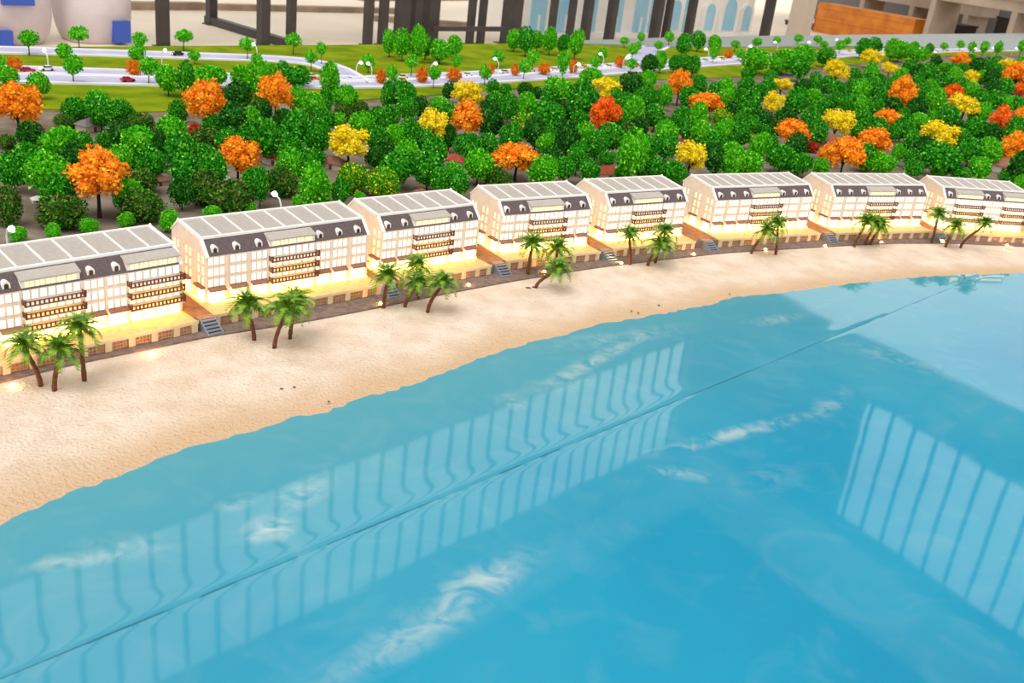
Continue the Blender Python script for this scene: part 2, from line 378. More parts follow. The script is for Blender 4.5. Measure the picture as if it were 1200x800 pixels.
    (0.127, 4.029, 0.0383, 0.0453, 0.0634, 'm', 'mid green tree in front of the yellow tree just behind the round red-orange one'),
    (0.18, 4.176, 0.0396, 0.0539, 0.0755, 'm', 'tall mid green tree right of the orange tree right behind the fourth building'),
    (0.073, 4.288, 0.0443, 0.0369, 0.0517, 'd', 'dark green tree right of the orange tree right behind the fourth building'),
    (0.234, 4.064, 0.0422, 0.0387, 0.0541, 'm', 'mid green tree left of the yellow tree between the fifth and sixth roofs'),
    (0.316, 4.398, 0.034, 0.0303, 0.0424, 'm', 'leafy mid green tree left of the yellow tree between the fifth and sixth roofs'),
    (0.396, 4.115, 0.053, 0.0883, 0.1236, 'b', 'bright green tree left of the yellow tree between the fifth and sixth roofs'),
    (0.381, 4.174, 0.0361, 0.0253, 0.0354, 'm', 'leafy mid green tree right of the orange tree right behind the fourth building'),
    (1.155, 9.013, 0.0591, 0.0812, 0.1137, 'm', 'mid green tree behind the upright orange tree by the open lawn patch'),
    (1.351, 9.492, 0.0621, 0.0699, 0.0979, 'm', 'mid green tree behind the low wide orange tree behind the sixth building'),
    (1.497, 9.484, 0.0543, 0.0776, 0.1086, 'b', 'bright green tree behind the upright orange tree by the open lawn patch'),
    (0.746, 7.537, 0.0561, 0.0623, 0.0873, 'd', 'dark green tree left of the upright orange tree by the open lawn patch'),
    (0.846, 7.714, 0.0446, 0.0764, 0.107, 'b', 'bright green tree right of the yellow tree just behind the round red-orange one'),
    (0.965, 7.827, 0.0452, 0.0582, 0.0814, 'm', 'mid green tree right of the yellow tree just behind the round red-orange one'),
    (1.054, 7.884, 0.052, 0.0651, 0.0911, 'm', 'tall mid green tree behind the upright orange tree by the open lawn patch'),
    (1.088, 7.701, 0.0445, 0.0763, 0.1068, 'm', 'mid green tree left of the upper yellow tree of the pair above the sixth building'),
    (0.672, 6.687, 0.0556, 0.0668, 0.0935, 'b', 'bright green tree left of the upright orange tree by the open lawn patch'),
    (1.006, 6.667, 0.0499, 0.0666, 0.0932, 'm', 'mid green tree right of the upright orange tree by the open lawn patch'),
    (0.729, 6.093, 0.0408, 0.0663, 0.0928, 'b', 'bright green tree left of the low wide orange tree behind the sixth building'),
    (1.219, 6.863, 0.0571, 0.0514, 0.0719, 'b', 'bright green tree right of the low wide orange tree behind the sixth building'),
    (1.097, 6.162, 0.0515, 0.0721, 0.1009, 'b', 'bright green tree right of the upright orange tree by the open lawn patch'),
    (1.265, 6.591, 0.0439, 0.0549, 0.0769, 'm', 'mid green tree left of the lower yellow tree of the pair above the sixth building'),
    (1.535, 7.84, 0.0518, 0.0518, 0.0725, 'm', 'mid green tree behind the lower yellow tree of the pair above the sixth building'),
    (1.391, 7.115, 0.0531, 0.059, 0.0827, 'm', 'mid green tree right of the low wide orange tree behind the sixth building'),
    (1.402, 6.724, 0.0559, 0.0671, 0.094, 'm', 'tall mid green tree right of the low wide orange tree behind the sixth building'),
    (1.171, 5.757, 0.0578, 0.0964, 0.1349, 'm', 'slender mid green tree right of the low wide orange tree behind the sixth building'),
    (1.682, 8.422, 0.1038, 0.083, 0.1163, 'b', 'bright green tree behind the upper yellow tree of the pair above the sixth building'),
    (0.635, 5.946, 0.0448, 0.0648, 0.0907, 'm', 'mid green tree left of the upright orange tree by the open lawn patch'),
    (0.609, 5.378, 0.0499, 0.059, 0.0826, 'm', 'mid green tree in front of the upright orange tree by the open lawn patch'),
    (0.751, 5.434, 0.0458, 0.0641, 0.0898, 'm', 'mid green tree left of the low wide orange tree behind the sixth building'),
    (0.853, 5.488, 0.0508, 0.0693, 0.097, 'b', 'bright green tree in front of the low wide orange tree behind the sixth building'),
    (0.675, 5.442, 0.046, 0.0368, 0.0515, 'm', 'mid green tree behind the yellow tree between the fifth and sixth roofs'),
    (1.033, 5.792, 0.0585, 0.0487, 0.0487, 'w', 'yellow-flecked green bushy tree right of the low wide orange tree behind the sixth building'),
    (0.62, 4.832, 0.0534, 0.0616, 0.0863, 'b', 'leafy bright green tree left of the yellow tree between the fifth and sixth roofs'),
    (0.6, 4.66, 0.0478, 0.0478, 0.0669, 'm', 'mid green tree in front of the low wide orange tree behind the sixth building'),
    (0.971, 5.238, 0.0575, 0.062, 0.0868, 'b', 'bright green tree right of the yellow tree between the fifth and sixth roofs'),
    (0.831, 4.766, 0.0527, 0.0608, 0.0852, 'm', 'mid green tree right of the yellow tree between the fifth and sixth roofs'),
    (0.499, 4.535, 0.0465, 0.0581, 0.0814, 'm', 'tall mid green tree left of the yellow tree between the fifth and sixth roofs'),
    (0.508, 4.235, 0.0437, 0.0474, 0.0663, 'm', 'leafy mid green tree in front of the low wide orange tree behind the sixth building'),
    (0.455, 4.224, 0.0255, 0.0364, 0.051, 'm', 'tall mid green tree in front of the low wide orange tree behind the sixth building'),
    (0.599, 4.221, 0.0472, 0.0472, 0.0661, 'm', 'leafy mid green tree right of the round red-orange tree in the middle of the woods'),
    (0.877, 4.458, 0.0571, 0.0761, 0.1066, 'b', "bright green tree left of the orange tree behind the sixth building's right half"),
    (0.967, 4.523, 0.058, 0.0542, 0.0758, 'b', 'leafy bright green tree right of the yellow tree between the fifth and sixth roofs'),
    (1.101, 4.949, 0.0546, 0.063, 0.0882, 'b', "leafy bright green tree left of the orange tree behind the sixth building's right half"),
    (0.802, 4.465, 0.0497, 0.0573, 0.0802, 'd', 'dark green tree right of the yellow tree between the fifth and sixth roofs'),
    (1.213, 5.517, 0.0419, 0.0373, 0.0522, 'm', "mid green tree left of the orange tree behind the sixth building's right half"),
    (1.098, 5.637, 0.0332, 0.0475, 0.0665, 'm', "tall mid green tree left of the orange tree behind the sixth building's right half"),
    (1.947, 8.599, 0.1059, 0.0847, 0.1186, 'b', 'bright green tree left of the yellow tree beside the far strip of lawn'),
    (1.878, 8.525, 0.0561, 0.0561, 0.0786, 'b', 'bright green tree behind the lower yellow tree of the pair above the sixth building'),
    (2.278, 9.293, 0.0912, 0.0912, 0.1277, 'b', 'bright green tree left of the yellow tree closest to the grey back rim'),
    (2.516, 9.518, 0.0779, 0.0701, 0.0981, 'm', 'mid green tree behind the yellow tree beside the far strip of lawn'),
    (3.206, 10.724, 0.0698, 0.0873, 0.1222, 'm', 'mid green tree behind the yellow tree closest to the grey back rim'),
    (3.475, 11.242, 0.0731, 0.0731, 0.1024, 'm', 'mid green tree behind the small pale yellow tree in the far woods'),
    (3.51, 10.78, 0.0701, 0.0964, 0.135, 'b', 'bright green tree right of the yellow tree closest to the grey back rim'),
    (2.002, 8.247, 0.0746, 0.0746, 0.1045, 'm', 'mid green tree right of the upper yellow tree of the pair above the sixth building'),
    (1.948, 7.476, 0.0433, 0.068, 0.0952, 'm', 'mid green tree left of the yellow tree beside the far strip of lawn'),
    (2.051, 7.514, 0.0497, 0.0683, 0.0957, 'm', 'mid green tree in front of the yellow tree beside the far strip of lawn'),
    (1.68, 7.706, 0.051, 0.051, 0.0714, 'm', 'leafy mid green tree behind the lower yellow tree of the pair above the sixth building'),
    (2.635, 8.465, 0.0556, 0.0834, 0.1168, 'b', 'bright green tree left of the small pale yellow tree in the far woods'),
    (2.534, 8.55, 0.0492, 0.0563, 0.0788, 'm', 'mid green tree right of the yellow tree beside the far strip of lawn'),
    (2.204, 7.173, 0.0653, 0.0772, 0.1081, 'b', 'bright green tree right of the yellow tree beside the far strip of lawn'),
    (2.163, 7.329, 0.0546, 0.0728, 0.1019, 'm', 'mid green tree behind the wide yellow tree above the seventh building'),
    (1.744, 6.697, 0.0613, 0.0724, 0.1014, 'b', 'bright green tree right of the upper yellow tree of the pair above the sixth building'),
    (1.546, 6.28, 0.0681, 0.0786, 0.11, 'm', 'mid green tree right of the lower yellow tree of the pair above the sixth building'),
    (1.779, 6.477, 0.054, 0.0594, 0.0832, 'm', "mid green tree right of the orange tree behind the sixth building's right half"),
    (1.973, 6.936, 0.0346, 0.0519, 0.0727, 'm', 'mid green tree left of the orange tree halfway up the woods above the seventh building'),
    (1.509, 5.705, 0.0526, 0.0813, 0.1139, 'm', 'mid green tree left of the wide yellow tree above the seventh building'),
    (2.445, 7.69, 0.0508, 0.0699, 0.0978, 'm', 'mid green tree in front of the small pale yellow tree in the far woods'),
    (2.645, 8.022, 0.0463, 0.0595, 0.0834, 'm', 'mid green tree left of the peaked orange tree in the right woods'),
    (2.06, 6.703, 0.067, 0.0558, 0.0781, 'b', 'bright green tree right of the wide yellow tree above the seventh building'),
    (1.866, 5.89, 0.0543, 0.074, 0.1036, 'm', 'mid green tree behind the arched orange tree behind the seventh roof'),
    (1.835, 5.841, 0.0442, 0.0393, 0.055, 'm', 'mid green tree left of the arched orange tree behind the seventh roof'),
    (1.154, 4.717, 0.0603, 0.0563, 0.0788, 'm', "mid green tree in front of the orange tree behind the sixth building's right half"),
    (1.237, 4.683, 0.0559, 0.0519, 0.0727, 'm', 'mid green tree left of the largest orange tree touching the seventh roof'),
    (1.364, 4.772, 0.0367, 0.0367, 0.0513, 'b', 'bright green tree left of the largest orange tree touching the seventh roof'),
    (1.169, 5.045, 0.0342, 0.0514, 0.0719, 'm', "slender mid green tree left of the orange tree behind the sixth building's right half"),
    (1.695, 4.947, 0.0631, 0.0463, 0.0648, 'b', 'bright green tree in front of the arched orange tree behind the seventh roof'),
    (1.645, 4.996, 0.0255, 0.0298, 0.0298, 'w', 'yellow-flecked green bushy tree right of the largest orange tree touching the seventh roof'),
    (1.285, 5.543, 0.0327, 0.0467, 0.0654, 'd', "dark green tree left of the orange tree behind the sixth building's right half"),
    (2.048, 5.9, 0.0347, 0.0495, 0.0693, 'm', 'mid green tree right of the arched orange tree behind the seventh roof'),
    (3.637, 10.924, 0.0888, 0.0888, 0.1244, 'b', 'bright green tree behind the small pale yellow tree in the far woods'),
    (4.039, 11.706, 0.057, 0.076, 0.1065, 'b', 'bright green tree right of the small pale yellow tree in the far woods'),
    (4.335, 12.052, 0.0489, 0.0587, 0.0822, 'm', 'mid green tree left of the orange tree in front of the far lit road'),
    (3.802, 10.805, 0.0792, 0.0704, 0.0986, 'b', 'bright green tree left of the orange tree in front of the far lit road'),
    (4.796, 12.848, 0.0417, 0.0417, 0.0729, 's', 'slim young green tree left of the orange tree in front of the far lit road'),
    (5.156, 13.295, 0.043, 0.0484, 0.0847, 's', 'slim young green tree behind the orange tree in front of the far lit road'),
    (5.102, 12.77, 0.0465, 0.062, 0.1086, 's', 'slim young green tree behind the small yellow tree in the right woods'),
    (5.237, 12.756, 0.0465, 0.0723, 0.1265, 's', 'slim young green tree right of the orange tree in front of the far lit road'),
    (5.504, 13.007, 0.0473, 0.0736, 0.1289, 's', 'slim young green tree behind the big orange tree high at the right edge'),
    (6.054, 13.609, 0.044, 0.0769, 0.1346, 's', 'slim young green tree behind the small rust tree at the right edge'),
    (3.497, 8.925, 0.0658, 0.0805, 0.1127, 'b', 'bright green tree left of the small yellow tree in the right woods'),
    (3.314, 9.061, 0.0816, 0.0816, 0.1143, 'm', 'mid green tree left of the dark red-orange tree touching a yellow one'),
    (3.306, 8.665, 0.0712, 0.0712, 0.0996, 'm', 'mid green tree behind the dark red-orange tree touching a yellow one'),
    (3.956, 9.478, 0.0543, 0.0621, 0.0869, 'b', 'bright green tree right of the small yellow tree in the right woods'),
    (2.82, 7.751, 0.0576, 0.064, 0.0896, 'm', 'mid green tree right of the peaked orange tree in the right woods'),
    (2.705, 7.128, 0.0649, 0.0885, 0.1239, 'b', 'bright green tree left of the dark red-orange tree touching a yellow one'),
    (2.362, 6.388, 0.0534, 0.0534, 0.0747, 'b', 'bright green tree left of the wide slanting yellow tree behind the eighth building'),
    (3.32, 7.675, 0.076, 0.076, 0.1064, 'm', 'mid green tree behind the bright red-orange tree near the right edge'),
    (3.397, 8.045, 0.0597, 0.0663, 0.0928, 'm', 'mid green tree right of the yellow tree in front of the dark red-orange one'),
    (3.831, 8.693, 0.0642, 0.0785, 0.1099, 'm', 'mid green tree left of the small rust tree at the right edge'),
    (3.634, 7.964, 0.0789, 0.0591, 0.0828, 'm', 'mid green tree in front of the small rust tree at the right edge'),
    (2.646, 6.246, 0.0783, 0.0678, 0.0949, 'm', 'mid green tree left of the bright red-orange tree near the right edge'),
    (2.721, 6.144, 0.0565, 0.0668, 0.0935, 'd', 'dark green tree in front of the bright red-orange tree near the right edge'),
    (2.34, 5.489, 0.0601, 0.0647, 0.0906, 'm', 'mid green tree right of the wide slanting yellow tree behind the eighth building'),
    (2.049, 5.107, 0.0821, 0.0734, 0.1028, 'm', 'mid green tree in front of the wide slanting yellow tree behind the eighth building'),
    (1.943, 5.229, 0.0399, 0.0443, 0.062, 'm', 'mid green tree left of the wide slanting yellow tree behind the eighth building'),
    (2.05, 5.097, 0.039, 0.026, 0.026, 'u', 'small bright green bush peeking over the eighth roof from the left'),
    (2.141, 5.059, 0.0473, 0.0301, 0.0422, 'm', 'mid green tree in front of the bright red-orange tree near the right edge'),
    (2.251, 5.106, 0.052, 0.0476, 0.0667, 'b', 'bright green tree right of the wide slanting yellow tree behind the eighth building'),
    (2.404, 5.114, 0.0391, 0.0347, 0.0486, 'm', 'leafy mid green tree in front of the bright red-orange tree near the right edge'),
    (2.386, 4.924, 0.0293, 0.0419, 0.0587, 'b', 'bright green tree in front of the bright red-orange tree near the right edge'),
    (1.874, 4.981, 0.0424, 0.0381, 0.0534, 'm', 'leafy mid green tree in front of the wide slanting yellow tree behind the eighth building'),
    (1.884, 5.279, 0.0268, 0.0536, 0.075, 'b', 'bright green tree right of the arched orange tree behind the seventh roof'),
    (2.046, 5.583, 0.0423, 0.0611, 0.0855, 'm', 'mid green tree right of the orange tree halfway up the woods above the seventh building'),
    (2.367, 6.708, 0.0391, 0.0503, 0.0704, 'm', 'mid green tree in front of the peaked orange tree in the right woods'),
    (2.601, 6.811, 0.0454, 0.0454, 0.0635, 'b', 'bright green tree behind the wide slanting yellow tree behind the eighth building'),
    (-2.731, 5.336, 0.045, 0.0405, 0.0888, 's', 'slim young green tree behind the big orange tree at the left edge'),
    (-2.64, 5.726, 0.0433, 0.0433, 0.0801, 's', 'slim young green tree left of the round orange tree in front of the lawn'),
    (-2.479, 5.203, 0.0374, 0.0396, 0.0694, 's', 'slim young green tree behind the wide orange tree with a bare dark trunk'),
    (-2.236, 4.769, 0.0406, 0.0446, 0.0881, 's', 'slim young green tree right of the big orange tree at the left edge'),
    (-2.353, 5.883, 0.037, 0.0395, 0.0692, 's', 'slim young green tree left of the upright orange tree near the bend of the roads'),
    (-2.182, 5.403, 0.0411, 0.0411, 0.0718, 's', 'leafy slim young green tree left of the round orange tree in front of the lawn'),
    (-1.948, 4.966, 0.0421, 0.0421, 0.0881, 's', 'leafy slim young green tree right of the big orange tree at the left edge'),
    (-2.585, 4.776, 0.0204, 0.0326, 0.057, 's', 'tall slim young green tree behind the big orange tree at the left edge'),
    (-2.422, 4.516, 0.0464, 0.0387, 0.0542, 'b', 'bright green tree behind the big orange tree at the left edge'),
    (-2.168, 6.079, 0.0432, 0.0356, 0.0893, 's', 'slim young green tree behind the round orange tree in front of the lawn'),
    (-1.776, 6.055, 0.0405, 0.0355, 0.0895, 's', 'slim young green tree behind the upright orange tree near the bend of the roads'),
    (-1.603, 6.461, 0.0404, 0.0431, 0.0896, 's', 'slim young green tree right of the round orange tree in front of the lawn'),
    (-1.366, 6.205, 0.0285, 0.0363, 0.0961, 's', 'slim young green tree right of the upright orange tree near the bend of the roads'),
    (-1.36, 5.916, 0.0347, 0.0347, 0.083, 's', "slim young green tree behind the broad yellow tree behind the second building's right end"),
    (-1.964, 5.677, 0.0311, 0.0287, 0.0502, 's', "slim young green tree behind the orange tree behind the second building's left half"),
    (-1.616, 5.69, 0.0287, 0.0383, 0.067, 's', 'tall slim young green tree behind the upright orange tree near the bend of the roads'),
    (-1.507, 5.038, 0.0512, 0.064, 0.0896, 'b', 'bright green tree right of the round orange tree in front of the lawn'),
    (-1.406, 4.94, 0.0419, 0.0712, 0.0997, 'b', "bright green tree behind the orange tree behind the second building's left half"),
    (-1.487, 5.505, 0.0372, 0.0372, 0.0521, 'b', 'leafy bright green tree behind the upright orange tree near the bend of the roads'),
    (-1.41, 5.494, 0.0371, 0.0417, 0.0584, 'm', 'mid green tree right of the round orange tree in front of the lawn'),
    (-1.294, 5.383, 0.0364, 0.05, 0.07, 'm', 'tall mid green tree right of the upright orange tree near the bend of the roads'),
    (-1.053, 6.849, 0.0455, 0.0683, 0.0956, 'b', 'bright green tree left of the yellow tree rising behind an orange one'),
    (-0.951, 6.737, 0.0532, 0.0784, 0.1097, 'b', 'bright green tree behind the orange tree directly in front of a yellow tree'),
    (-0.854, 6.754, 0.0504, 0.1008, 0.1411, 'b', 'bright green tree behind the yellow tree rising behind an orange one'),
    (-0.823, 6.934, 0.0403, 0.0691, 0.0967, 'm', 'mid green tree behind the yellow tree rising behind an orange one'),
    (-0.712, 6.824, 0.0595, 0.068, 0.0953, 'b', 'leafy bright green tree behind the yellow tree rising behind an orange one'),
    (-0.653, 7.201, 0.0477, 0.0656, 0.0919, 'b', 'tall bright green tree behind the yellow tree rising behind an orange one'),
    (-0.573, 6.544, 0.03, 0.0437, 0.0764, 's', 'slim young green tree behind the yellow tree rising behind an orange one'),
    (-1.058, 6.096, 0.0332, 0.0409, 0.0715, 's', 'slim young green tree left of the twin-lobed yellow tree behind the third building'),
    (-0.808, 6.178, 0.0336, 0.0413, 0.0908, 's', 'slim young green tree left of the yellow tree rising behind an orange one'),
    (-0.857, 5.743, 0.0314, 0.0434, 0.076, 's', 'slim young green tree behind the twin-lobed yellow tree behind the third building'),
    (-0.634, 5.858, 0.0319, 0.0369, 0.0867, 's', 'slim young green tree behind the orange tree directly in front of a yellow tree'),
    (-0.36, 6.193, 0.0337, 0.0414, 0.077, 's', 'tall slim young green tree behind the yellow tree rising behind an orange one'),
    (-0.331, 6.986, 0.0377, 0.0435, 0.0762, 's', 'leafy slim young green tree behind the yellow tree rising behind an orange one'),
    (-0.266, 7.913, 0.0587, 0.0718, 0.1005, 'b', 'tall bright green tree left of the yellow tree just behind the round red-orange one'),
    (-0.169, 7.711, 0.0573, 0.0827, 0.1158, 'm', 'mid green tree behind the orange tree directly in front of a yellow tree'),
    (-0.091, 8.078, 0.0533, 0.0599, 0.0839, 'b', 'leafy bright green tree left of the yellow tree just behind the round red-orange one'),
    (0.008, 7.951, 0.0524, 0.0786, 0.1101, 'b', 'tall bright green tree right of the yellow tree rising behind an orange one'),
    (0.11, 8.092, 0.0433, 0.0667, 0.0934, 'm', 'mid green tree behind the yellow tree just behind the round red-orange one'),
    (0.205, 7.914, 0.0554, 0.0848, 0.1187, 'b', 'bright green tree behind the yellow tree just behind the round red-orange one'),
    (-0.096, 7.113, 0.0384, 0.0472, 0.0826, 's', 'slim young green tree right of the yellow tree rising behind an orange one'),
    (-0.135, 6.552, 0.0355, 0.0491, 0.0908, 's', 'slim young green tree left of the yellow tree just behind the round red-orange one'),
    (0.115, 6.86, 0.037, 0.0797, 0.1124, 's', 'slim young green tree behind the round red-orange tree in the middle of the woods'),
    (0.349, 7.395, 0.0368, 0.0368, 0.0644, 's', 'slim young green tree behind the yellow tree just behind the round red-orange one'),
    (0.411, 7.818, 0.0323, 0.0452, 0.0791, 's', 'slim young green tree left of the upright orange tree by the open lawn patch'),
    (0.655, 9.097, 0.0374, 0.0336, 0.0588, 's', 'leafy slim young green tree behind the yellow tree just behind the round red-orange one'),
    (0.835, 9.543, 0.0313, 0.0391, 0.0684, 's', 'slim young green tree behind the upright orange tree by the open lawn patch'),
    (0.745, 8.78, 0.0325, 0.0361, 0.0632, 's', 'leafy slim young green tree left of the upright orange tree by the open lawn patch'),
    (0.676, 8.305, 0.0342, 0.0479, 0.0838, 's', 'tall slim young green tree behind the yellow tree just behind the round red-orange one'),
    (0.617, 7.538, 0.0375, 0.0375, 0.0655, 's', 'slim young green tree right of the yellow tree just behind the round red-orange one'),
    (0.956, 9.095, 0.0373, 0.0336, 0.0588, 's', 'slim young green tree behind the low wide orange tree behind the sixth building'),
    (1.109, 9.706, 0.0397, 0.0476, 0.0834, 's', 'tall slim young green tree behind the upright orange tree by the open lawn patch'),
    (1.768, 9.956, 0.0407, 0.0366, 0.0641, 's', 'slim young green tree right of the upright orange tree by the open lawn patch'),
    (2.061, 10.449, 0.0426, 0.0384, 0.0672, 's', 'slim young green tree behind the upper yellow tree of the pair above the sixth building'),
    (2.371, 10.972, 0.0358, 0.0358, 0.0626, 's', 'slim young green tree left of the yellow tree beside the far strip of lawn'),
    (2.681, 11.374, 0.0463, 0.0416, 0.0729, 's', 'slim young green tree left of the yellow tree closest to the grey back rim'),
    (2.964, 11.658, 0.0427, 0.0379, 0.0664, 's', 'slim young green tree behind the yellow tree beside the far strip of lawn'),
    (2.908, 11.144, 0.0409, 0.0363, 0.0635, 's', 'leafy slim young green tree behind the yellow tree beside the far strip of lawn'),
    (3.018, 10.925, 0.0445, 0.0534, 0.0934, 's', 'slim young green tree left of the small pale yellow tree in the far woods'),
    (3.351, 11.894, 0.0387, 0.0387, 0.0677, 's', 'leafy slim young green tree left of the yellow tree closest to the grey back rim'),
    (1.678, 9.152, 0.0338, 0.0376, 0.0657, 's', 'leafy slim young green tree right of the upright orange tree by the open lawn patch'),
    (1.391, 8.751, 0.0288, 0.0503, 0.0881, 's', 'tall slim young green tree right of the upright orange tree by the open lawn patch'),
    (0.758, 5.138, 0.0477, 0.0556, 0.0778, 'm', 'leafy mid green tree behind the yellow tree between the fifth and sixth roofs'),
    (-1.498, 3.561, 0.042, 0.0549, 0.0768, 'd', 'dark green tree behind the wide orange tree with a bare dark trunk'),
    (4.127, 10.078, 0.0642, 0.0859, 0.1202, 'd', 'dark green tree behind the small yellow tree in the right woods'),
    (3.892, 10.276, 0.0506, 0.0515, 0.0721, 'b', 'bright green tree behind the dark red-orange tree touching a yellow one'),
    (-0.117, 4.471, 0.0497, 0.0541, 0.0757, 'm', 'leafy mid green tree behind the orange tree right behind the fourth building'),
    (2.637, 6.67, 0.0653, 0.0701, 0.0982, 'm', 'mid green tree left of the yellow tree in front of the dark red-orange one'),
    (2.569, 6.277, 0.0544, 0.0602, 0.0843, 'd', 'dark green tree right of the wide slanting yellow tree behind the eighth building'),
    (-0.921, 3.702, 0.0449, 0.0567, 0.0794, 'm', "tall mid green tree right of the orange tree behind the second building's left half"),
    (-0.658, 4.1, 0.0421, 0.0515, 0.0721, 'm', "tall mid green tree right of the broad yellow tree behind the second building's right end"),
    (-0.43, 4.83, 0.0382, 0.048, 0.0672, 'm', 'mid green tree in front of the yellow tree rising behind an orange one'),
    (1.238, 5.712, 0.0495, 0.0516, 0.0722, 'd', "leafy dark green tree left of the orange tree behind the sixth building's right half"),
    (2.305, 7.01, 0.0546, 0.0731, 0.1024, 'm', 'mid green tree behind the orange tree halfway up the woods above the seventh building'),
    (2.845, 6.113, 0.0655, 0.0883, 0.1236, 'm', 'mid green tree behind the orange tree low at the right edge above the eighth building'),
    (1.629, 5.012, 0.052, 0.058, 0.0812, 'm', 'mid green tree right of the largest orange tree touching the seventh roof'),
    (2.459, 6.775, 0.0629, 0.0735, 0.1029, 'd', 'dark green tree right of the peaked orange tree in the right woods'),
    (-1.175, 3.762, 0.0387, 0.0497, 0.0696, 'm', "tall mid green tree behind the orange tree behind the second building's left half"),
    (-0.27, 5.039, 0.0389, 0.046, 0.0644, 'd', 'leafy dark green tree right of the orange tree directly in front of a yellow tree'),
    (2.363, 5.747, 0.0538, 0.0674, 0.0944, 'm', 'mid green tree in front of the yellow tree in front of the dark red-orange one'),
    (0.428, 5.898, 0.0411, 0.0484, 0.0678, 'm', 'mid green tree behind the round red-orange tree in the middle of the woods'),
    (-1.081, 3.273, 0.0492, 0.0637, 0.0892, 'm', 'mid green tree right of the wide orange tree with a bare dark trunk'),
    (0.208, 5.115, 0.0417, 0.0461, 0.0646, 'm', 'leafy mid green tree in front of the yellow tree just behind the round red-orange one'),
    (2.86, 8.422, 0.0583, 0.0774, 0.1083, 'b', 'bright green tree behind the peaked orange tree in the right woods'),
    (-0.868, 3.476, 0.0405, 0.0514, 0.072, 'b', "bright green tree right of the orange tree behind the second building's left half"),
    (3.295, 9.534, 0.0607, 0.0674, 0.0943, 'm', 'mid green tree right of the small pale yellow tree in the far woods'),
    (1.811, 7.267, 0.0548, 0.0601, 0.0841, 'd', 'dark green tree right of the upper yellow tree of the pair above the sixth building'),
    (1.952, 5.909, 0.0567, 0.0589, 0.0824, 'm', 'mid green tree right of the wide yellow tree above the seventh building'),
    (0.809, 4.969, 0.0517, 0.0651, 0.0911, 'b', 'bright green tree behind the yellow tree between the fifth and sixth roofs'),
    (1.037, 5.171, 0.0486, 0.0514, 0.0719, 'm', "leafy mid green tree left of the orange tree behind the sixth building's right half"),
    (2.446, 7.937, 0.059, 0.0693, 0.097, 'm', 'mid green tree left of the small pale yellow tree in the far woods'),
    (2.974, 7.011, 0.0661, 0.0681, 0.0954, 'b', 'bright green tree right of the yellow tree in front of the dark red-orange one'),
    (3.073, 8.29, 0.0501, 0.0662, 0.0927, 'b', 'bright green tree right of the peaked orange tree in the right woods'),
    (-1.329, 4.045, 0.0357, 0.0412, 0.0576, 'm', 'leafy mid green tree in front of the round orange tree in front of the lawn'),
    (0.895, 6.203, 0.0549, 0.0609, 0.0852, 'm', 'leafy mid green tree left of the low wide orange tree behind the sixth building'),
    (3.432, 7.725, 0.0583, 0.0587, 0.0822, 'b', 'bright green tree behind the bright red-orange tree near the right edge'),
    (3.27, 9.199, 0.056, 0.0697, 0.0976, 'd', 'dark green tree right of the small pale yellow tree in the far woods'),
    (-1.666, 3.205, 0.0461, 0.0523, 0.0733, 'm', 'mid green tree left of the wide orange tree with a bare dark trunk'),
    (-0.398, 3.934, 0.0459, 0.0617, 0.0864, 'm', 'tall mid green tree in front of the yellow tree rising behind an orange one'),
    (-1.313, 3.322, 0.0468, 0.0494, 0.0692, 'm', 'leafy mid green tree right of the wide orange tree with a bare dark trunk'),
    (2.321, 6.841, 0.0604, 0.0619, 0.0866, 'd', 'dark green tree behind the orange tree halfway up the woods above the seventh building'),
    (1.135, 5.92, 0.0522, 0.0593, 0.083, 'd', 'dark green tree right of the low wide orange tree behind the sixth building'),
    (2.447, 5.105, 0.0579, 0.0771, 0.1079, 'd', 'tall dark green tree in front of the bright red-orange tree near the right edge'),
    (4.471, 10.247, 0.0543, 0.0555, 0.0777, 'm', 'mid green tree left of the big orange tree high at the right edge'),
    (0.575, 5.951, 0.0465, 0.0569, 0.0796, 'm', 'tall mid green tree right of the yellow tree just behind the round red-orange one'),
    (-0.598, 3.947, 0.0446, 0.0458, 0.0641, 'd', 'dark green tree left of the twin-lobed yellow tree behind the third building'),
    (-0.007, 4.539, 0.0479, 0.0572, 0.0801, 'd', 'dark green tree behind the orange tree right behind the fourth building'),
    (-1.51, 3.192, 0.0411, 0.0552, 0.0773, 'd', 'dark green tree left of the wide orange tree with a bare dark trunk'),
    (2.448, 5.507, 0.0607, 0.0677, 0.0948, 'b', 'leafy bright green tree in front of the bright red-orange tree near the right edge'),
    (3.406, 8.506, 0.0588, 0.0682, 0.0955, 'm', 'mid green tree right of the dark red-orange tree touching a yellow one'),
    (3.977, 9.345, 0.0593, 0.0792, 0.1109, 'd', 'dark green tree right of the small yellow tree in the right woods'),
    (-1.086, 4.235, 0.0421, 0.0542, 0.0758, 'd', "dark green tree right of the orange tree behind the second building's left half"),
    (1.107, 6.622, 0.0466, 0.0575, 0.0805, 'm', 'tall mid green tree behind the low wide orange tree behind the sixth building'),
    (2.126, 5.995, 0.0515, 0.0622, 0.087, 'm', 'tall mid green tree right of the arched orange tree behind the seventh roof'),
    (-0.633, 4.781, 0.043, 0.0509, 0.0713, 'm', 'mid green tree left of the yellow tree rising behind an orange one'),
    (4.015, 10.105, 0.0492, 0.0602, 0.0843, 'm', 'mid green tree in front of the orange tree in front of the far lit road'),
    (2.707, 8.48, 0.0477, 0.0544, 0.0762, 'm', 'mid green tree in front of the yellow tree closest to the grey back rim'),
    (-1.41, 2.859, 0.0441, 0.0525, 0.0735, 'm', 'leafy mid green tree left of the wide orange tree with a bare dark trunk'),
    (1.982, 6.714, 0.0517, 0.0587, 0.0821, 'm', 'leafy mid green tree behind the wide yellow tree above the seventh building'),
    (4.517, 11.258, 0.0515, 0.0593, 0.083, 'm', 'mid green tree right of the orange tree in front of the far lit road'),
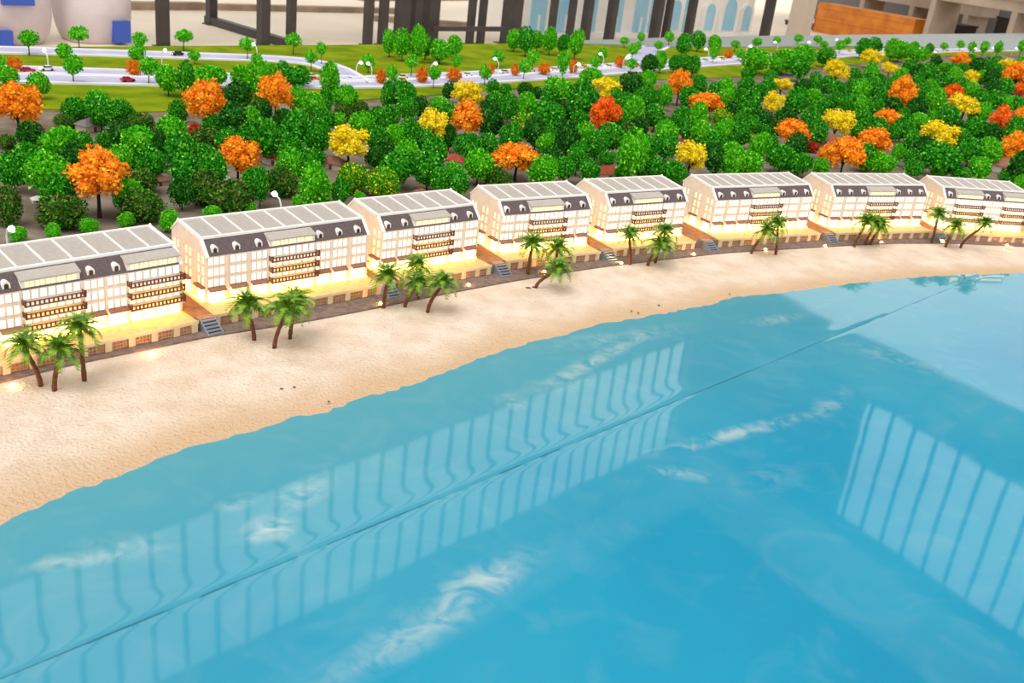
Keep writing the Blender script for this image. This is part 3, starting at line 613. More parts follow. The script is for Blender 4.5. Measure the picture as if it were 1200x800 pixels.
    (-1.396, 3.297, 0.0432, 0.0505, 0.0707, 'b', 'leafy bright green tree right of the wide orange tree with a bare dark trunk'),
    (4.367, 10.465, 0.0591, 0.0733, 0.1026, 'm', 'mid green tree right of the small yellow tree in the right woods'),
    (-0.474, 4.205, 0.0422, 0.047, 0.0659, 'm', 'leafy mid green tree in front of the twin-lobed yellow tree behind the third building'),
    (1.389, 5.777, 0.0574, 0.0699, 0.0978, 'd', "dark green tree behind the orange tree behind the sixth building's right half"),
    (5.057, 11.243, 0.0668, 0.0748, 0.1047, 'b', 'bright green tree behind the big orange tree high at the right edge'),
    (1.131, 5.476, 0.0487, 0.0502, 0.0703, 'm', 'leafy mid green tree right of the low wide orange tree behind the sixth building'),
    (2.95, 8.236, 0.0551, 0.0694, 0.0972, 'm', 'tall mid green tree right of the peaked orange tree in the right woods'),
    (2.162, 6.708, 0.0524, 0.0638, 0.0893, 'm', 'tall mid green tree left of the peaked orange tree in the right woods'),
    (-1.159, 3.271, 0.0506, 0.0554, 0.0775, 'm', "leafy mid green tree left of the orange tree behind the second building's left half"),
    (0.407, 5.102, 0.043, 0.0572, 0.08, 'm', 'tall mid green tree right of the round red-orange tree in the middle of the woods'),
    (2.09, 7.362, 0.0551, 0.0678, 0.0949, 'm', 'mid green tree left of the yellow tree closest to the grey back rim'),
    (1.509, 5.495, 0.0487, 0.0621, 0.087, 'm', 'tall mid green tree left of the wide yellow tree above the seventh building'),
    (0.514, 5.137, 0.0458, 0.0466, 0.0652, 'd', 'dark green tree right of the round red-orange tree in the middle of the woods'),
    (1.259, 4.909, 0.0501, 0.0651, 0.0911, 'd', "dark green tree in front of the orange tree behind the sixth building's right half"),
    (4.819, 11.297, 0.0598, 0.0646, 0.0905, 'm', 'leafy mid green tree left of the big orange tree high at the right edge'),
    (3.571, 8.323, 0.0629, 0.0813, 0.1138, 'd', 'dark green tree left of the small rust tree at the right edge'),
    (3.859, 10.436, 0.0583, 0.0603, 0.0844, 'd', 'dark green tree left of the orange tree in front of the far lit road'),
    (3.337, 8.128, 0.0554, 0.073, 0.1022, 'b', 'bright green tree in front of the small yellow tree in the right woods'),
    (1.542, 7.098, 0.0476, 0.0628, 0.088, 'm', "mid green tree behind the orange tree behind the sixth building's right half"),
    (0.266, 4.459, 0.049, 0.0579, 0.081, 'm', 'mid green tree in the dense woods behind the fifth building'),
    (-0.943, 4.365, 0.0407, 0.0464, 0.0649, 'm', 'leafy mid green tree right of the upright orange tree near the bend of the roads'),
    (3.892, 10.055, 0.0498, 0.0555, 0.0777, 'm', 'mid green tree left of the small yellow tree in the right woods'),
    (4.447, 10.366, 0.0598, 0.0641, 0.0898, 'm', 'leafy mid green tree right of the small yellow tree in the right woods'),
    (-1.228, 2.939, 0.0404, 0.0507, 0.071, 'b', 'bright green tree in front of the round orange tree in front of the lawn'),
    (-0.823, 3.524, 0.0415, 0.0555, 0.0777, 'm', "tall mid green tree left of the broad yellow tree behind the second building's right end"),
    (2.034, 5.348, 0.0543, 0.0637, 0.0892, 'd', 'dark green tree left of the wide slanting yellow tree behind the eighth building'),
]
PALMS = [((-0.977, 1.852, -0.031), (-0.999, 1.841, 0.066)), ((-0.942, 1.838, -0.031), (-0.927, 1.845, 0.065)), ((-0.905, 1.898, -0.031), (-0.908, 1.897, 0.093)), ((-0.626, 2.21, -0.031), (-0.642, 2.206, 0.063)), 
    ((-0.569, 2.181, -0.031), (-0.541, 2.188, 0.075)), ((-0.547, 2.246, -0.031), (-0.537, 2.248, 0.07)), ((-0.359, 2.515, -0.031), (-0.354, 2.516, 0.065)), ((-0.277, 2.616, -0.031), (-0.288, 2.615, 0.07)), 
    ((-0.305, 2.542, -0.031), (-0.274, 2.545, 0.046)), ((-0.24, 2.53, -0.031), (-0.206, 2.533, 0.06)), ((0.022, 2.931, -0.031), (0.025, 2.931, 0.071)), ((0.102, 2.96, -0.031), (0.106, 2.96, 0.06)), 
    ((0.05, 2.825, -0.031), (0.109, 2.824, 0.041)), ((0.356, 3.158, -0.031), (0.34, 3.16, 0.073)), ((0.445, 3.21, -0.031), (0.461, 3.207, 0.084)), ((0.417, 3.172, -0.031), (0.447, 3.168, 0.05)), ((0.813, 3.457, -0.031), 
    (0.85, 3.448, 0.063)), ((0.908, 3.485, -0.031), (0.893, 3.489, 0.086)), ((1.254, 3.711, -0.031), (1.275, 3.704, 0.077)), ((1.311, 3.76, -0.031), (1.328, 3.754, 0.063)), ((1.334, 3.77, -0.031), 
    (1.352, 3.764, 0.049)), ((1.621, 3.909, -0.031), (1.616, 3.911, 0.091)), ((1.666, 3.878, -0.031), (1.679, 3.872, 0.061)), ((1.732, 3.897, -0.031), (1.788, 3.872, 0.087))]
GROUND_LIGHTS = [(-1.028, 1.832), (-0.822, 2.063), (-0.371, 2.538), (-0.148, 2.77), (0.074, 2.973), (0.327, 3.154), (0.593, 3.354), (0.877, 3.521), (1.132, 3.665), (1.392, 3.82), (1.678, 3.943), (1.969, 4.015)]
PROM = [(-1.574, 1.23), (-1.059, 1.842), (-0.994, 1.934), (-0.915, 2.013), (-0.801, 2.127), (-0.734, 2.201), (-0.64, 2.275), (-0.541, 2.354), (-0.386, 2.504), (-0.212, 2.679), (-0.023, 2.858), (0.245, 3.089), 
    (0.423, 3.22), (0.716, 3.429), (1.068, 3.631), (1.418, 3.827), (1.735, 3.957), (2.049, 4.039), (3.187, 4.421)]
SHORE = [(-1.239, 0.701), (-0.819, 1.382), (-0.772, 1.465), (-0.726, 1.533), (-0.665, 1.619), (-0.6, 1.715), (-0.503, 1.798), (-0.436, 1.885), (-0.386, 1.91), (-0.327, 1.993), (-0.243, 2.074), (-0.155, 2.185), 
    (-0.08, 2.294), (0.046, 2.432), (0.137, 2.513), (0.234, 2.626), (0.336, 2.698), (0.443, 2.782), (0.586, 2.894), (0.683, 3.003), (0.805, 3.07), (1.004, 3.206), (1.145, 3.299), (1.366, 3.434), (1.595, 3.556), 
    (1.906, 3.692), (2.989, 4.209)]
SEAM = [(-0.642, 1.044), (1.595, 3.472)]
LAWN = [(-3.585, 3.437), (-2.232, 4.084), (-2.071, 4.196), (-1.845, 4.269), (-1.586, 4.487), (-1.37, 4.819), (-0.952, 5.243), (-0.64, 5.61), (-0.19, 6.196), (0.355, 6.868), (1.013, 7.6), (1.625, 8.192), (2.457, 9.403), 
    (3.079, 10.246), (4.516, 12.194), (6.435, 14.377), (8.327, 16.705)]
ROAD_BACK = [(-4.15, 4.528), (-2.9, 5.358), (-2.552, 5.606), (-2.162, 5.848), (-1.745, 6.126), (-1.488, 6.246), (-1.334, 6.194), (-1.211, 6.01), (-1.127, 5.843), (-1.049, 5.746), (-1.049, 5.746)]
ROAD_FAR_LANE = [(-3.614, 4.299), (-2.577, 4.904), (-2.448, 4.986), (-2.133, 5.163), (-1.798, 5.353), (-1.439, 5.556), (-1.064, 5.829), (-1.064, 5.829)]
ROAD_NEAR_LANE = [(-3.501, 4.081), (-2.478, 4.708), (-2.221, 4.862), (-1.915, 5.053), (-1.506, 5.292), (-1.111, 5.573), (-0.905, 5.766), (-0.6, 6.105), (-0.209, 6.578), (0.244, 7.167), (0.639, 7.72), (1.096, 8.359), 
    (1.621, 9.042), (2.344, 9.973), (3.225, 11.107), (4.768, 12.919), (6.714, 15.033), (8.707, 17.275)]
ROAD_TOP_LANE = [(-1.059, 5.801), (-1.059, 5.801), (-0.853, 6.068), (-0.623, 6.31), (-0.22, 6.815), (0.248, 7.424), (0.654, 7.965), (1.124, 8.615), (1.663, 9.306), (2.404, 10.252), (3.304, 11.401), (4.881, 13.246), 
    (6.902, 15.474), (8.888, 17.722)]
ROAD_SIDE = [(0.659, 7.828), (0.759, 8.516), (0.874, 9.079), (1.048, 9.765)]
LAMPS = [(-2.457, 4.978), (-2.071, 5.47), (-1.706, 6.009), (-1.088, 5.875), (-0.989, 5.825), (-0.694, 6.198), (-0.308, 6.664), (0.188, 6.961), (0.416, 7.615), (0.565, 7.655), (1.365, 8.862), (1.817, 9.63), 
    (2.243, 10.294), (2.629, 10.81), (3.155, 11.478), (3.678, 11.397), (4.153, 11.702), (5.092, 12.742), (5.563, 13.189), (5.977, 13.668), (-0.78, 3.039), (-1.367, 2.478)]
CARS = [(-2.046, 4.948, 'red'), (-2.133, 5.876, 'black'), (-2.508, 4.876, 'red'), (-2.463, 4.973, 'white'), (-1.269, 5.6, 'orange'), (-1.314, 5.689, 'white'), (-0.839, 6.045, 'white'), (-0.83, 5.92, 'yellow'), 
    (-0.484, 6.425, 'white'), (-0.273, 6.732, 'white'), (-0.099, 6.958, 'yellow'), (0.052, 7.127, 'white'), (0.279, 7.451, 'yellow'), (0.456, 7.65, 'white'), (0.307, 7.304, 'orange'), (0.683, 7.896, 'orange'), 
    (1.332, 8.778, 'white'), (1.51, 9.05, 'yellow'), (2.718, 10.62, 'yellow'), (2.923, 10.957, 'yellow'), (3.214, 11.241, 'yellow'), (4.634, 12.623, 'white'), (4.884, 12.95, 'yellow'), (5.567, 13.619, 'white'), 
    (6.091, 14.224, 'yellow')]
HUTS = [(-1.277, 3.31, 0.064, 'brown'), (0.315, 4.207, 0.104, 'brick'), (-1.901, 3.809, 0.051, 'brown'), (-1.569, 3.718, 0.043, 'brick'), (-1.456, 4.169, 0.063, 'brown'), (-1.102, 4.135, 0.063, 'brick'), 
    (-0.988, 3.777, 0.094, 'brick'), (-0.895, 3.829, 0.051, 'brick'), (-0.962, 4.531, 0.06, 'brick'), (-0.687, 4.297, 0.082, 'brick'), (-0.331, 4.111, 0.086, 'brick'), (0.544, 5.303, 0.089, 'brick'), 
    (0.764, 5.129, 0.086, 'brick'), (1.294, 5.828, 0.097, 'brick'), (1.14, 5.421, 0.091, 'brick'), (1.934, 7.767, 0.113, 'brick'), (3.353, 9.798, 0.141, 'brown'), (2.346, 6.254, 0.092, 'brick'), 
    (0.771, 6.855, 0.075, 'brick'), (1.951, 7.137, 0.105, 'pale'), (1.606, 5.587, 0.135, 'brown'), (2.57, 5.74, 0.096, 'pale'), (2.537, 5.491, 0.133, 'brown'), (-1.789, 3.934, 0.09, 'grey'), 
    (-1.521, 2.962, 0.041, 'pale'), (-1.081, 3.437, 0.047, 'pale'), (-0.775, 3.82, 0.088, 'brown'), (-0.402, 3.54, 0.068, 'brown')]
BUILD = [(-1.1096, 1.9479, 0.8391), (-0.783, 2.3307, 0.7773), (-0.4021, 2.7099, 0.7509), (-0.0784, 3.0236, 0.6214), (0.2696, 3.2863, 0.6099), (0.6701, 3.5558, 0.5474), (1.1757, 3.8476, 0.4509), 
    (1.6885, 4.0713, 0.2385)]  # front left corner and heading of each building
LENGTHS = [0.43, 0.4869, 0.3533, 0.3533, 0.3533, 0.4869, 0.4869, 0.4]
_A, _B, _C, _B9, _A8 = (
    {'panels': 7, 'dormers': [0.024, 0.209, 0.269], 'wide': [(0.0525, 0.1814), (0.292, 0.424)], 'bays': [(0.0, 0.048), (0.188, 0.236), (0.242, 0.288)], 'pilasters': [0.0495, 0.185, 0.239, 0.29], 
    'strips': [(0.006, 0.046), (0.058, 0.176), (0.188, 0.286), (0.298, 0.418)]},
    {'panels': 8, 'dormers': [0.026, 0.086, 0.149, 0.332, 0.393, 0.453], 'wide': [(0.176, 0.312)], 'bays': [(0.0, 0.053), (0.06, 0.115), 
    (0.12, 0.172), (0.315, 0.362), (0.367, 0.418), (0.43, 0.48)], 'pilasters': [0.0565, 0.1175, 0.174, 0.314, 0.3655, 0.425], 'strips': [(0.006, 0.17), (0.182, 0.306), 
    (0.318, 0.48)]},
    {'panels': 6, 'dormers': [0.02, 0.079, 0.26, 0.319], 'wide': [(0.107, 0.238)], 'bays': [(0.0, 0.046), (0.052, 0.102), (0.242, 0.29), (0.298, 0.348)], 'pilasters': [0.049, 0.1045, 0.24, 0.294], 
    'strips': [(0.006, 0.1), (0.112, 0.232), (0.244, 0.347)]},
    {'panels': 9, 'dormers': [0.026, 0.086, 0.149, 0.332, 0.393, 0.453], 'wide': [(0.176, 0.312)], 'bays': [(0.0, 0.053), (0.06, 0.115), (0.12, 0.172), 
    (0.315, 0.362), (0.367, 0.418), (0.43, 0.48)], 'pilasters': [0.0565, 0.1175, 0.174, 0.314, 0.3655, 0.425], 'strips': [(0.006, 0.17), (0.182, 0.306), 
    (0.318, 0.48)]},
    {'panels': 7, 'dormers': [0.0267, 0.2033, 0.2543], 'wide': [(0.0545, 0.179), (0.2806, 0.394)], 'bays': [(0.002, 0.05), (0.181, 0.226), (0.23, 0.276)], 'pilasters': [0.0525, 0.18, 0.228, 0.278], 
    'strips': [(0.006, 0.046), (0.058, 0.174), (0.184, 0.274), (0.286, 0.39)]})
LAYOUT = [_A, _B, _C, _C, _C, _B9, _B9, _A8]
BUILDING_LABELS = ['white lit building cut by the left edge, with two stacks of brown balconies', 'longest white lit building with six dormers, second from the left', 
    'white lit building with four dormers, third from the left', 'white lit building with four dormers, fourth from the left', 'white lit building with four dormers, fifth from the left', 
    'white lit building with six dormers, sixth from the left', 'white lit building with six dormers, seventh from the left', 'white lit building cut by the right edge, with two stacks of balconies']
GL_LABELS = ['glowing amber sand light, first from the left along the promenade', 'glowing amber sand light, second from the left along the promenade', 
    'glowing amber sand light, third from the left along the promenade', 'glowing amber sand light, fourth from the left along the promenade', 'glowing amber sand light, fifth from the left along the promenade', 
    'glowing amber sand light, sixth from the left along the promenade', 'glowing amber sand light, seventh from the left along the promenade', 'glowing amber sand light, eighth from the left along the promenade', 
    'glowing amber sand light, ninth from the left along the promenade', 'glowing amber sand light, tenth from the left along the promenade', 'glowing amber sand light, eleventh from the left along the promenade', 
    'glowing amber sand light, twelfth from the left along the promenade']
PALM_LABELS = ['left palm of the trio at the left edge', 'middle palm of the trio at the left edge, standing lowest on the sand', 'right and tallest palm of the trio at the left edge', 
    'single straight palm before the left half of the second building', 'leaning palm of the pair before the second building', 'upright rear palm of the pair before the second building', 
    'straight palm standing alone left of the group before the third building', 'rearmost upright palm of the group before the third building', 'middle bent palm of the group before the third building', 
    'right palm with a sharply bent trunk before the third building', 'upright palm before the left half of the fourth building', 'rear palm of the stacked pair before the fourth building', 
    'front palm with a sideways trunk low on the sand, fourth building', 'single straight palm before the fifth building', 'taller rear palm of the pair before the fifth building', 
    'shorter leaning front palm of the pair before the fifth building', 'strongly leaning palm before the sixth building', 'upright palm beside the leaning one before the sixth building', 
    'left leaning palm of the trio before the seventh building', 'middle palm of the trio before the seventh building', 'right short palm of the trio before the seventh building', 
    'curved palm at the gap between the seventh and eighth buildings', 'short middle palm before the eighth building', 'long slanting palm before the eighth building']
LAMP_LABELS = ['white street lamp, first from the left along the back roads', 'white street lamp, second from the left along the back roads', 'white street lamp, third from the left along the back roads', 
    'white street lamp, fourth from the left along the back roads', 'white street lamp, fifth from the left along the back roads', 'white street lamp, sixth from the left along the back roads', 
    'white street lamp, seventh from the left along the back roads', 'white street lamp, eighth from the left along the back roads', 'white street lamp, ninth from the left along the back roads', 
    'white street lamp, tenth from the left along the back roads', 'white street lamp, eleventh from the left along the back roads', 'white street lamp, twelfth from the left along the back roads', 
    'white street lamp, thirteenth from the left along the back roads', 'white street lamp, fourteenth from the left along the back roads', 'white street lamp, fifteenth from the left along the back roads', 
    'white street lamp, sixteenth from the left along the back roads', 'white street lamp, seventeenth from the left along the back roads', 'white street lamp, eighteenth from the left along the back roads', 
    'white street lamp, nineteenth from the left along the back roads', 'white street lamp, twentieth from the left along the back roads', 'cool white lamp glowing behind the second roof', 
    'cool white lamp glowing behind the first roof at the left edge']
CAR_LABELS = ['red car on the near lane, between the young trees', 'black car on the upper road nearest the back edge', 'red car on the far lane near the left edge', 
    'white toy car, first of the white ones counted from the left', 'orange toy car, first of the orange ones counted from the left', 'white toy car, second of the white ones counted from the left', 
    'white toy car, third of the white ones counted from the left', 'yellow toy car, first of the yellow ones counted from the left', 'white toy car, fourth of the white ones counted from the left', 
    'white toy car, fifth of the white ones counted from the left', 'yellow toy car, second of the yellow ones counted from the left', 'white toy car, sixth of the white ones counted from the left', 
    'yellow toy car, third of the yellow ones counted from the left', 'white toy car, seventh of the white ones counted from the left', 'orange toy car, second of the orange ones counted from the left', 
    'orange toy car, third of the orange ones counted from the left', 'white toy car, eighth of the white ones counted from the left', 'yellow toy car, fourth of the yellow ones counted from the left', 
    'yellow toy car, fifth of the yellow ones counted from the left', 'yellow toy car, sixth of the yellow ones counted from the left', 'yellow toy car, seventh of the yellow ones counted from the left', 
    'white toy car, ninth of the white ones counted from the left', 'yellow toy car, eighth of the yellow ones counted from the left', 'white toy car, tenth of the white ones counted from the left', 
    'yellow toy car, ninth of the yellow ones counted from the left']
HUT_LABELS = ['small brown roofed cottage under the trees, second of its colour from the left', 'small red-brick roofed cottage under the trees, eighth of its colour from the left', 
    'small brown roofed cottage under the trees, first of its colour from the left', 'small red-brick roofed cottage under the trees, first of its colour from the left', 
    'small brown roofed cottage under the trees, third of its colour from the left', 'small red-brick roofed cottage under the trees, second of its colour from the left', 
    'small red-brick roofed cottage under the trees, third of its colour from the left', 'small red-brick roofed cottage under the trees, fourth of its colour from the left', 
    'small red-brick roofed cottage under the trees, fifth of its colour from the left', 'small red-brick roofed cottage under the trees, sixth of its colour from the left', 
    'small red-brick roofed cottage under the trees, seventh of its colour from the left', 'small red-brick roofed cottage under the trees, ninth of its colour from the left', 
    'small red-brick roofed cottage under the trees, eleventh of its colour from the left', 'small red-brick roofed cottage under the trees, thirteenth of its colour from the left', 
    'small red-brick roofed cottage under the trees, twelfth of its colour from the left', 'small red-brick roofed cottage under the trees, fourteenth of its colour from the left', 
    'small brown roofed cottage under the trees, seventh of its colour from the left', 'small red-brick roofed cottage under the trees, fifteenth of its colour from the left', 
    'small red-brick roofed cottage under the trees, tenth of its colour from the left', 'small pale roofed cottage under the trees, third of its colour from the left', 
    'small brown roofed cottage under the trees, sixth of its colour from the left', 'small pale roofed cottage under the trees, fourth of its colour from the left', 
    'small brown roofed cottage under the trees, eighth of its colour from the left', 'small grey roofed cottage under the trees, first of its colour from the left', 
    'small pale roofed cottage under the trees, first of its colour from the left', 'small pale roofed cottage under the trees, second of its colour from the left', 
    'small brown roofed cottage under the trees, fourth of its colour from the left', 'small brown roofed cottage under the trees, fifth of its colour from the left']
POSTS = [(5.43, 10.5, 0.11, ''), (6.93, 12.1, 0.11, 'foot'), (6.68, 10.5, 0.115, ''), (7.06, 10.5, 0.09, ''), (8.21, 10.5, 0.095, ''), (8.45, 10.5, 0.095, ''), (8.76, 10.5, 0.15, ''), (8.99, 10.5, 0.12, ''), 
    (9.24, 10.5, 0.18, ''), (10.0, 10.5, 0.085, ''), (10.21, 10.5, 0.085, ''), (10.8, 10.5, 0.21, ''), (11.68, 10.5, 0.09, ''), (12.1, 10.5, 0.09, ''), (12.47, 10.5, 0.12, ''), (13.07, 10.5, 0.125, ''), 
    (14.27, 10.5, 0.14, ''), (14.58, 10.5, 0.1, ''), (15.25, 10.5, 0.12, ''), (17.8, 10.5, 0.15, '')]  # along the hall, across it, width, kind
POST_LABELS = ['dark steel post, first from the left behind the model', 'dark steel post with a long foot bar on the floor', 'dark steel post, third from the left behind the model', 
    'dark steel post, fourth from the left behind the model', 'dark steel post, fifth from the left behind the model', 'dark steel post, sixth from the left behind the model', 
    'dark steel post, seventh from the left behind the model', 'dark steel post, eighth from the left behind the model', 'dark steel post, ninth from the left behind the model', 
    'dark steel post, tenth from the left behind the model', 'dark steel post, eleventh from the left behind the model', 'dark steel post, twelfth from the left behind the model', 
    'dark steel post, thirteenth from the left behind the model', 'dark steel post, fourteenth from the left behind the model', 'dark steel post, fifteenth from the left behind the model', 
    'dark steel post, sixteenth from the left behind the model', 'dark steel post, seventeenth from the left behind the model', 'dark steel post, eighteenth from the left behind the model', 
    'dark steel post, nineteenth from the left behind the model', 'dark steel post, twentieth from the left behind the model']
BOARDS = [(9.6, 13.5, 3.6, 0.15, 0.08, 0.0), (6.9, 13.4, 1.4, 0.14, 0.1, 0.1), (13.2, 15.4, 3.4, 0.22, 0.1, 0.2), (10.7, 12.3, 1.6, 0.14, 0.08, -0.4), (14.2, 14.0, 1.8, 0.2, 0.12, 0.1), (8.0, 16.2, 7.0, 0.3, 0.22, 0.0)]
BOARD_LABELS = ['long grey board lying on the floor behind the left posts', 'short board on the floor at the far left', 'slanted board on the floor behind the post clusters', 
    'board on the floor crossing toward the post clusters', 'board leaning at an angle on the floor near the white model', 'thick beam lying farthest back on the floor']
RIGHT_THINGS = [('storage_crate', 19.6, -14.931, 2.619, 0.6, -0.8, -0.154, 'orange', 'orange crate with a red end panel beyond the grey rim', 'crate'), ('dark_chest', 19.85, -16.945, 0.905, 0.5, -0.8, -0.733, 'dark', 
    'low dark chest beside the orange crate', 'chest'), ('long_bench', 19.45, -11.321, 4.257, 0.9, 0.3, 0.505, 'slab', 'long brown-grey bench top sloping past the top right corner', 'bench'), ('dark_chest', 
    20.65, -13.637, 0.877, 0.5, -0.8, -0.212, 'dark', 'dark chest under the brown-grey bench', 'chest'), ('dark_chest', 20.65, -11.912, 1.161, 0.5, -0.8, 0.077, 'dark', 'dark chest at the right edge under the bench', 
    'chest'), ('long_bench', 21.599999999999998, -15.15, 3.357, 0.8, 0.002, 0.254, 'slab', 'second brown-grey bench behind the orange crate', 'bench')]
PEBBLES = [(0.029, 2.814, 0.006), (0.047, 2.828, 0.006), (0.669, 3.011, 0.0028), (0.338, 2.749, 0.0028), (0.358, 2.742, 0.0028), (0.426, 2.829, 0.0028), (-0.5, 1.987, 0.0028), (-0.475, 2.003, 0.0028), 
    (-0.386, 1.954, 0.0028), (-0.939, 2.0, 0.0028)]
PEBBLE_LABELS = ['dark pebble at the foot of the sideways palm', 'smaller dark pebble right of the one by the sideways palm', 'flat dark pebble farthest right by the waterline', 
    'dark pebble by the waterline before the fifth building', 'dark pebble just right of its twin by the waterline', 'dark pebble by the waterline between two others', 
    'dark pebble on the sand before the second building', 'dark pebble right beside another before the second building', 'dark pebble near the water before the second building', 
    'dark pebble just off the promenade, left']
WISPS = [(-0.382, 1.47, 0.966, 0.062, 0.05, 1.2), (-0.355, 1.59, 1.109, 0.1, 0.05, 0.525), (-0.682, 1.306, 0.412, 0.144, 0.03, 0.525), (-0.46, 1.536, 0.752, 0.054, 0.03, 0.45), (0.227, 2.386, 0.972, 0.28, 0.035, 0.675), 
    (0.116, 2.2, 0.713, 0.181, 0.05, 0.338), (0.534, 2.054, 0.632, 0.326, 0.035, 0.675), (0.392, 1.84, -0.085, 0.086, 0.035, 0.6), (0.824, 2.301, 1.015, 0.17, 0.04, 0.375), (-0.0, 1.394, 0.758, 0.108, 0.05, 0.45), 
    (-0.032, 1.342, 0.918, 0.287, 0.06, 0.338), (0.017, 2.079, 0.972, 0.054, 0.05, 0.375), (0.279, 2.546, 0.591, 0.344, 0.06, 0.375), (-0.101, 1.233, 0.863, 0.24, 0.05, 0.338), (1.094, 2.648, -0.464, 0.26, 0.08, 0.262), 
    (0.774, 2.837, 0.62, 0.182, 0.04, 0.375), (-0.596, 1.368, 0.209, 0.109, 0.05, 0.3), (0.578, 1.867, 0.664, 0.134, 0.06, 0.225)]  # foam strokes: x, y, angle, half length, half width, density

# ------------------------------------------------------------------ materials
M_cream = mat('cream_wall', srgb(242, 230, 215), 0.7, srgb(234, 219, 203), 40)
M_white = mat('white_trim', srgb(248, 243, 238), 0.6)
M_roof = mat('grey_roof_panel', srgb(186, 177, 169), 0.55, srgb(177, 168, 160), 90)
M_slate = mat('dark_slate', srgb(104, 88, 88), 0.6, srgb(82, 68, 70), 260, bump=0.3, bscale=320)
M_rail = mat('brown_railing', srgb(104, 52, 24), 0.5)
M_awning = mat('brown_awning', srgb(150, 102, 80), 0.6, srgb(138, 92, 70), 80)
M_terrace = mat('terrace_paving', srgb(226, 192, 128), 0.6, srgb(214, 172, 104), 70)
M_pier = mat('cream_pier', srgb(232, 208, 168), 0.6)
M_store = mat('brown_storefront', srgb(190, 140, 104), 0.5, srgb(160, 112, 80), 120)
M_storeframe = mat('storefront_frame', srgb(214, 178, 140), 0.5)
M_pane = mat('lit_window', srgb(250, 240, 215), 0.3, emit=(1.0, 0.88, 0.62, 1), strength=0.95)
M_paney = mat('lit_window_yellow', srgb(250, 232, 170), 0.3, emit=(1.0, 0.82, 0.36, 1), strength=0.75)
M_shop = mat('lit_shopfront', srgb(255, 246, 225), 0.3, emit=(1.0, 0.86, 0.56, 1), strength=1.2)
M_darkpane = mat('dark_window', srgb(70, 52, 44), 0.2)
M_strip = mat('warm_led_strip', srgb(255, 190, 80), 0.4, emit=(1.0, 0.5, 0.07, 1), strength=22.0)
M_led = mat('warm_ground_led', srgb(255, 220, 150), 0.4, emit=(1.0, 0.52, 0.12, 1), strength=130.0)
M_bluelamp = mat('cool_lamp', srgb(235, 245, 255), 0.4, emit=(0.8, 0.92, 1.0, 1), strength=3.0)
M_sand = mat('sand', srgb(238, 220, 203), 0.95, srgb(222, 199, 177), 14, bump=0.9, bscale=130, detail=10, spec=0.1)
M_prom = mat('promenade_paving', srgb(138, 116, 104), 0.8, srgb(112, 92, 84), 60, bump=0.2, bscale=150)
M_ground = mat('park_ground', srgb(146, 132, 118), 0.9, srgb(104, 92, 80), 7, bump=0.3, bscale=60, detail=8, spec=0.1)
M_passage = mat('passage_paving', srgb(176, 116, 66), 0.7, srgb(150, 92, 50), 40)
M_lawn = mat('lawn', srgb(140, 156, 24), 0.95, srgb(104, 130, 12), 6, bump=0.4, bscale=300, detail=6, spec=0.05)
M_road = mat('road_surface', srgb(196, 194, 220), 0.7, srgb(180, 178, 208), 10)
M_kerb = mat('white_kerb', srgb(236, 232, 240), 0.6)
M_rim = mat('grey_rim', srgb(158, 164, 160), 0.5, srgb(146, 152, 150), 5)
M_table = mat('table_panel', srgb(90, 86, 84), 0.6)
M_step = mat('steel_step', srgb(150, 158, 172), 0.35, metallic=0.3)
M_trunk = mat('tree_bark', srgb(58, 44, 36), 0.9, srgb(36, 28, 24), 30)
M_palmbark = mat('palm_bark', srgb(126, 74, 44), 0.9, srgb(92, 50, 30), 160, bump=0.4, bscale=260)
M_frond = mat('palm_frond', srgb(150, 184, 34), 0.6, srgb(48, 106, 20), 3.0)
def foliage(name, stops, rough=0.75):
    """leaf colours picked per leaf tuft by its random tone"""
    m = bpy.data.materials.new(name)
    m.use_nodes = True
    nt = m.node_tree
    bs = nt.nodes['Principled BSDF']
    bs.inputs['Roughness'].default_value = rough
    bs.inputs['Specular IOR Level'].default_value = 0.2
    at = nt.nodes.new('ShaderNodeAttribute')
    at.attribute_name = 'tone'
    r = nt.nodes.new('ShaderNodeValToRGB')
    e = r.color_ramp.elements
    e[0].position, e[0].color = stops[0]
    e[1].position, e[1].color = stops[-1]
    for p_, c_ in stops[1:-1]:
        e.new(p_).color = c_
    nt.links.new(at.outputs['Fac'], r.inputs['Fac'])
    nt.links.new(r.outputs['Color'], bs.inputs['Base Color'])
    MATS[name] = m
    return m
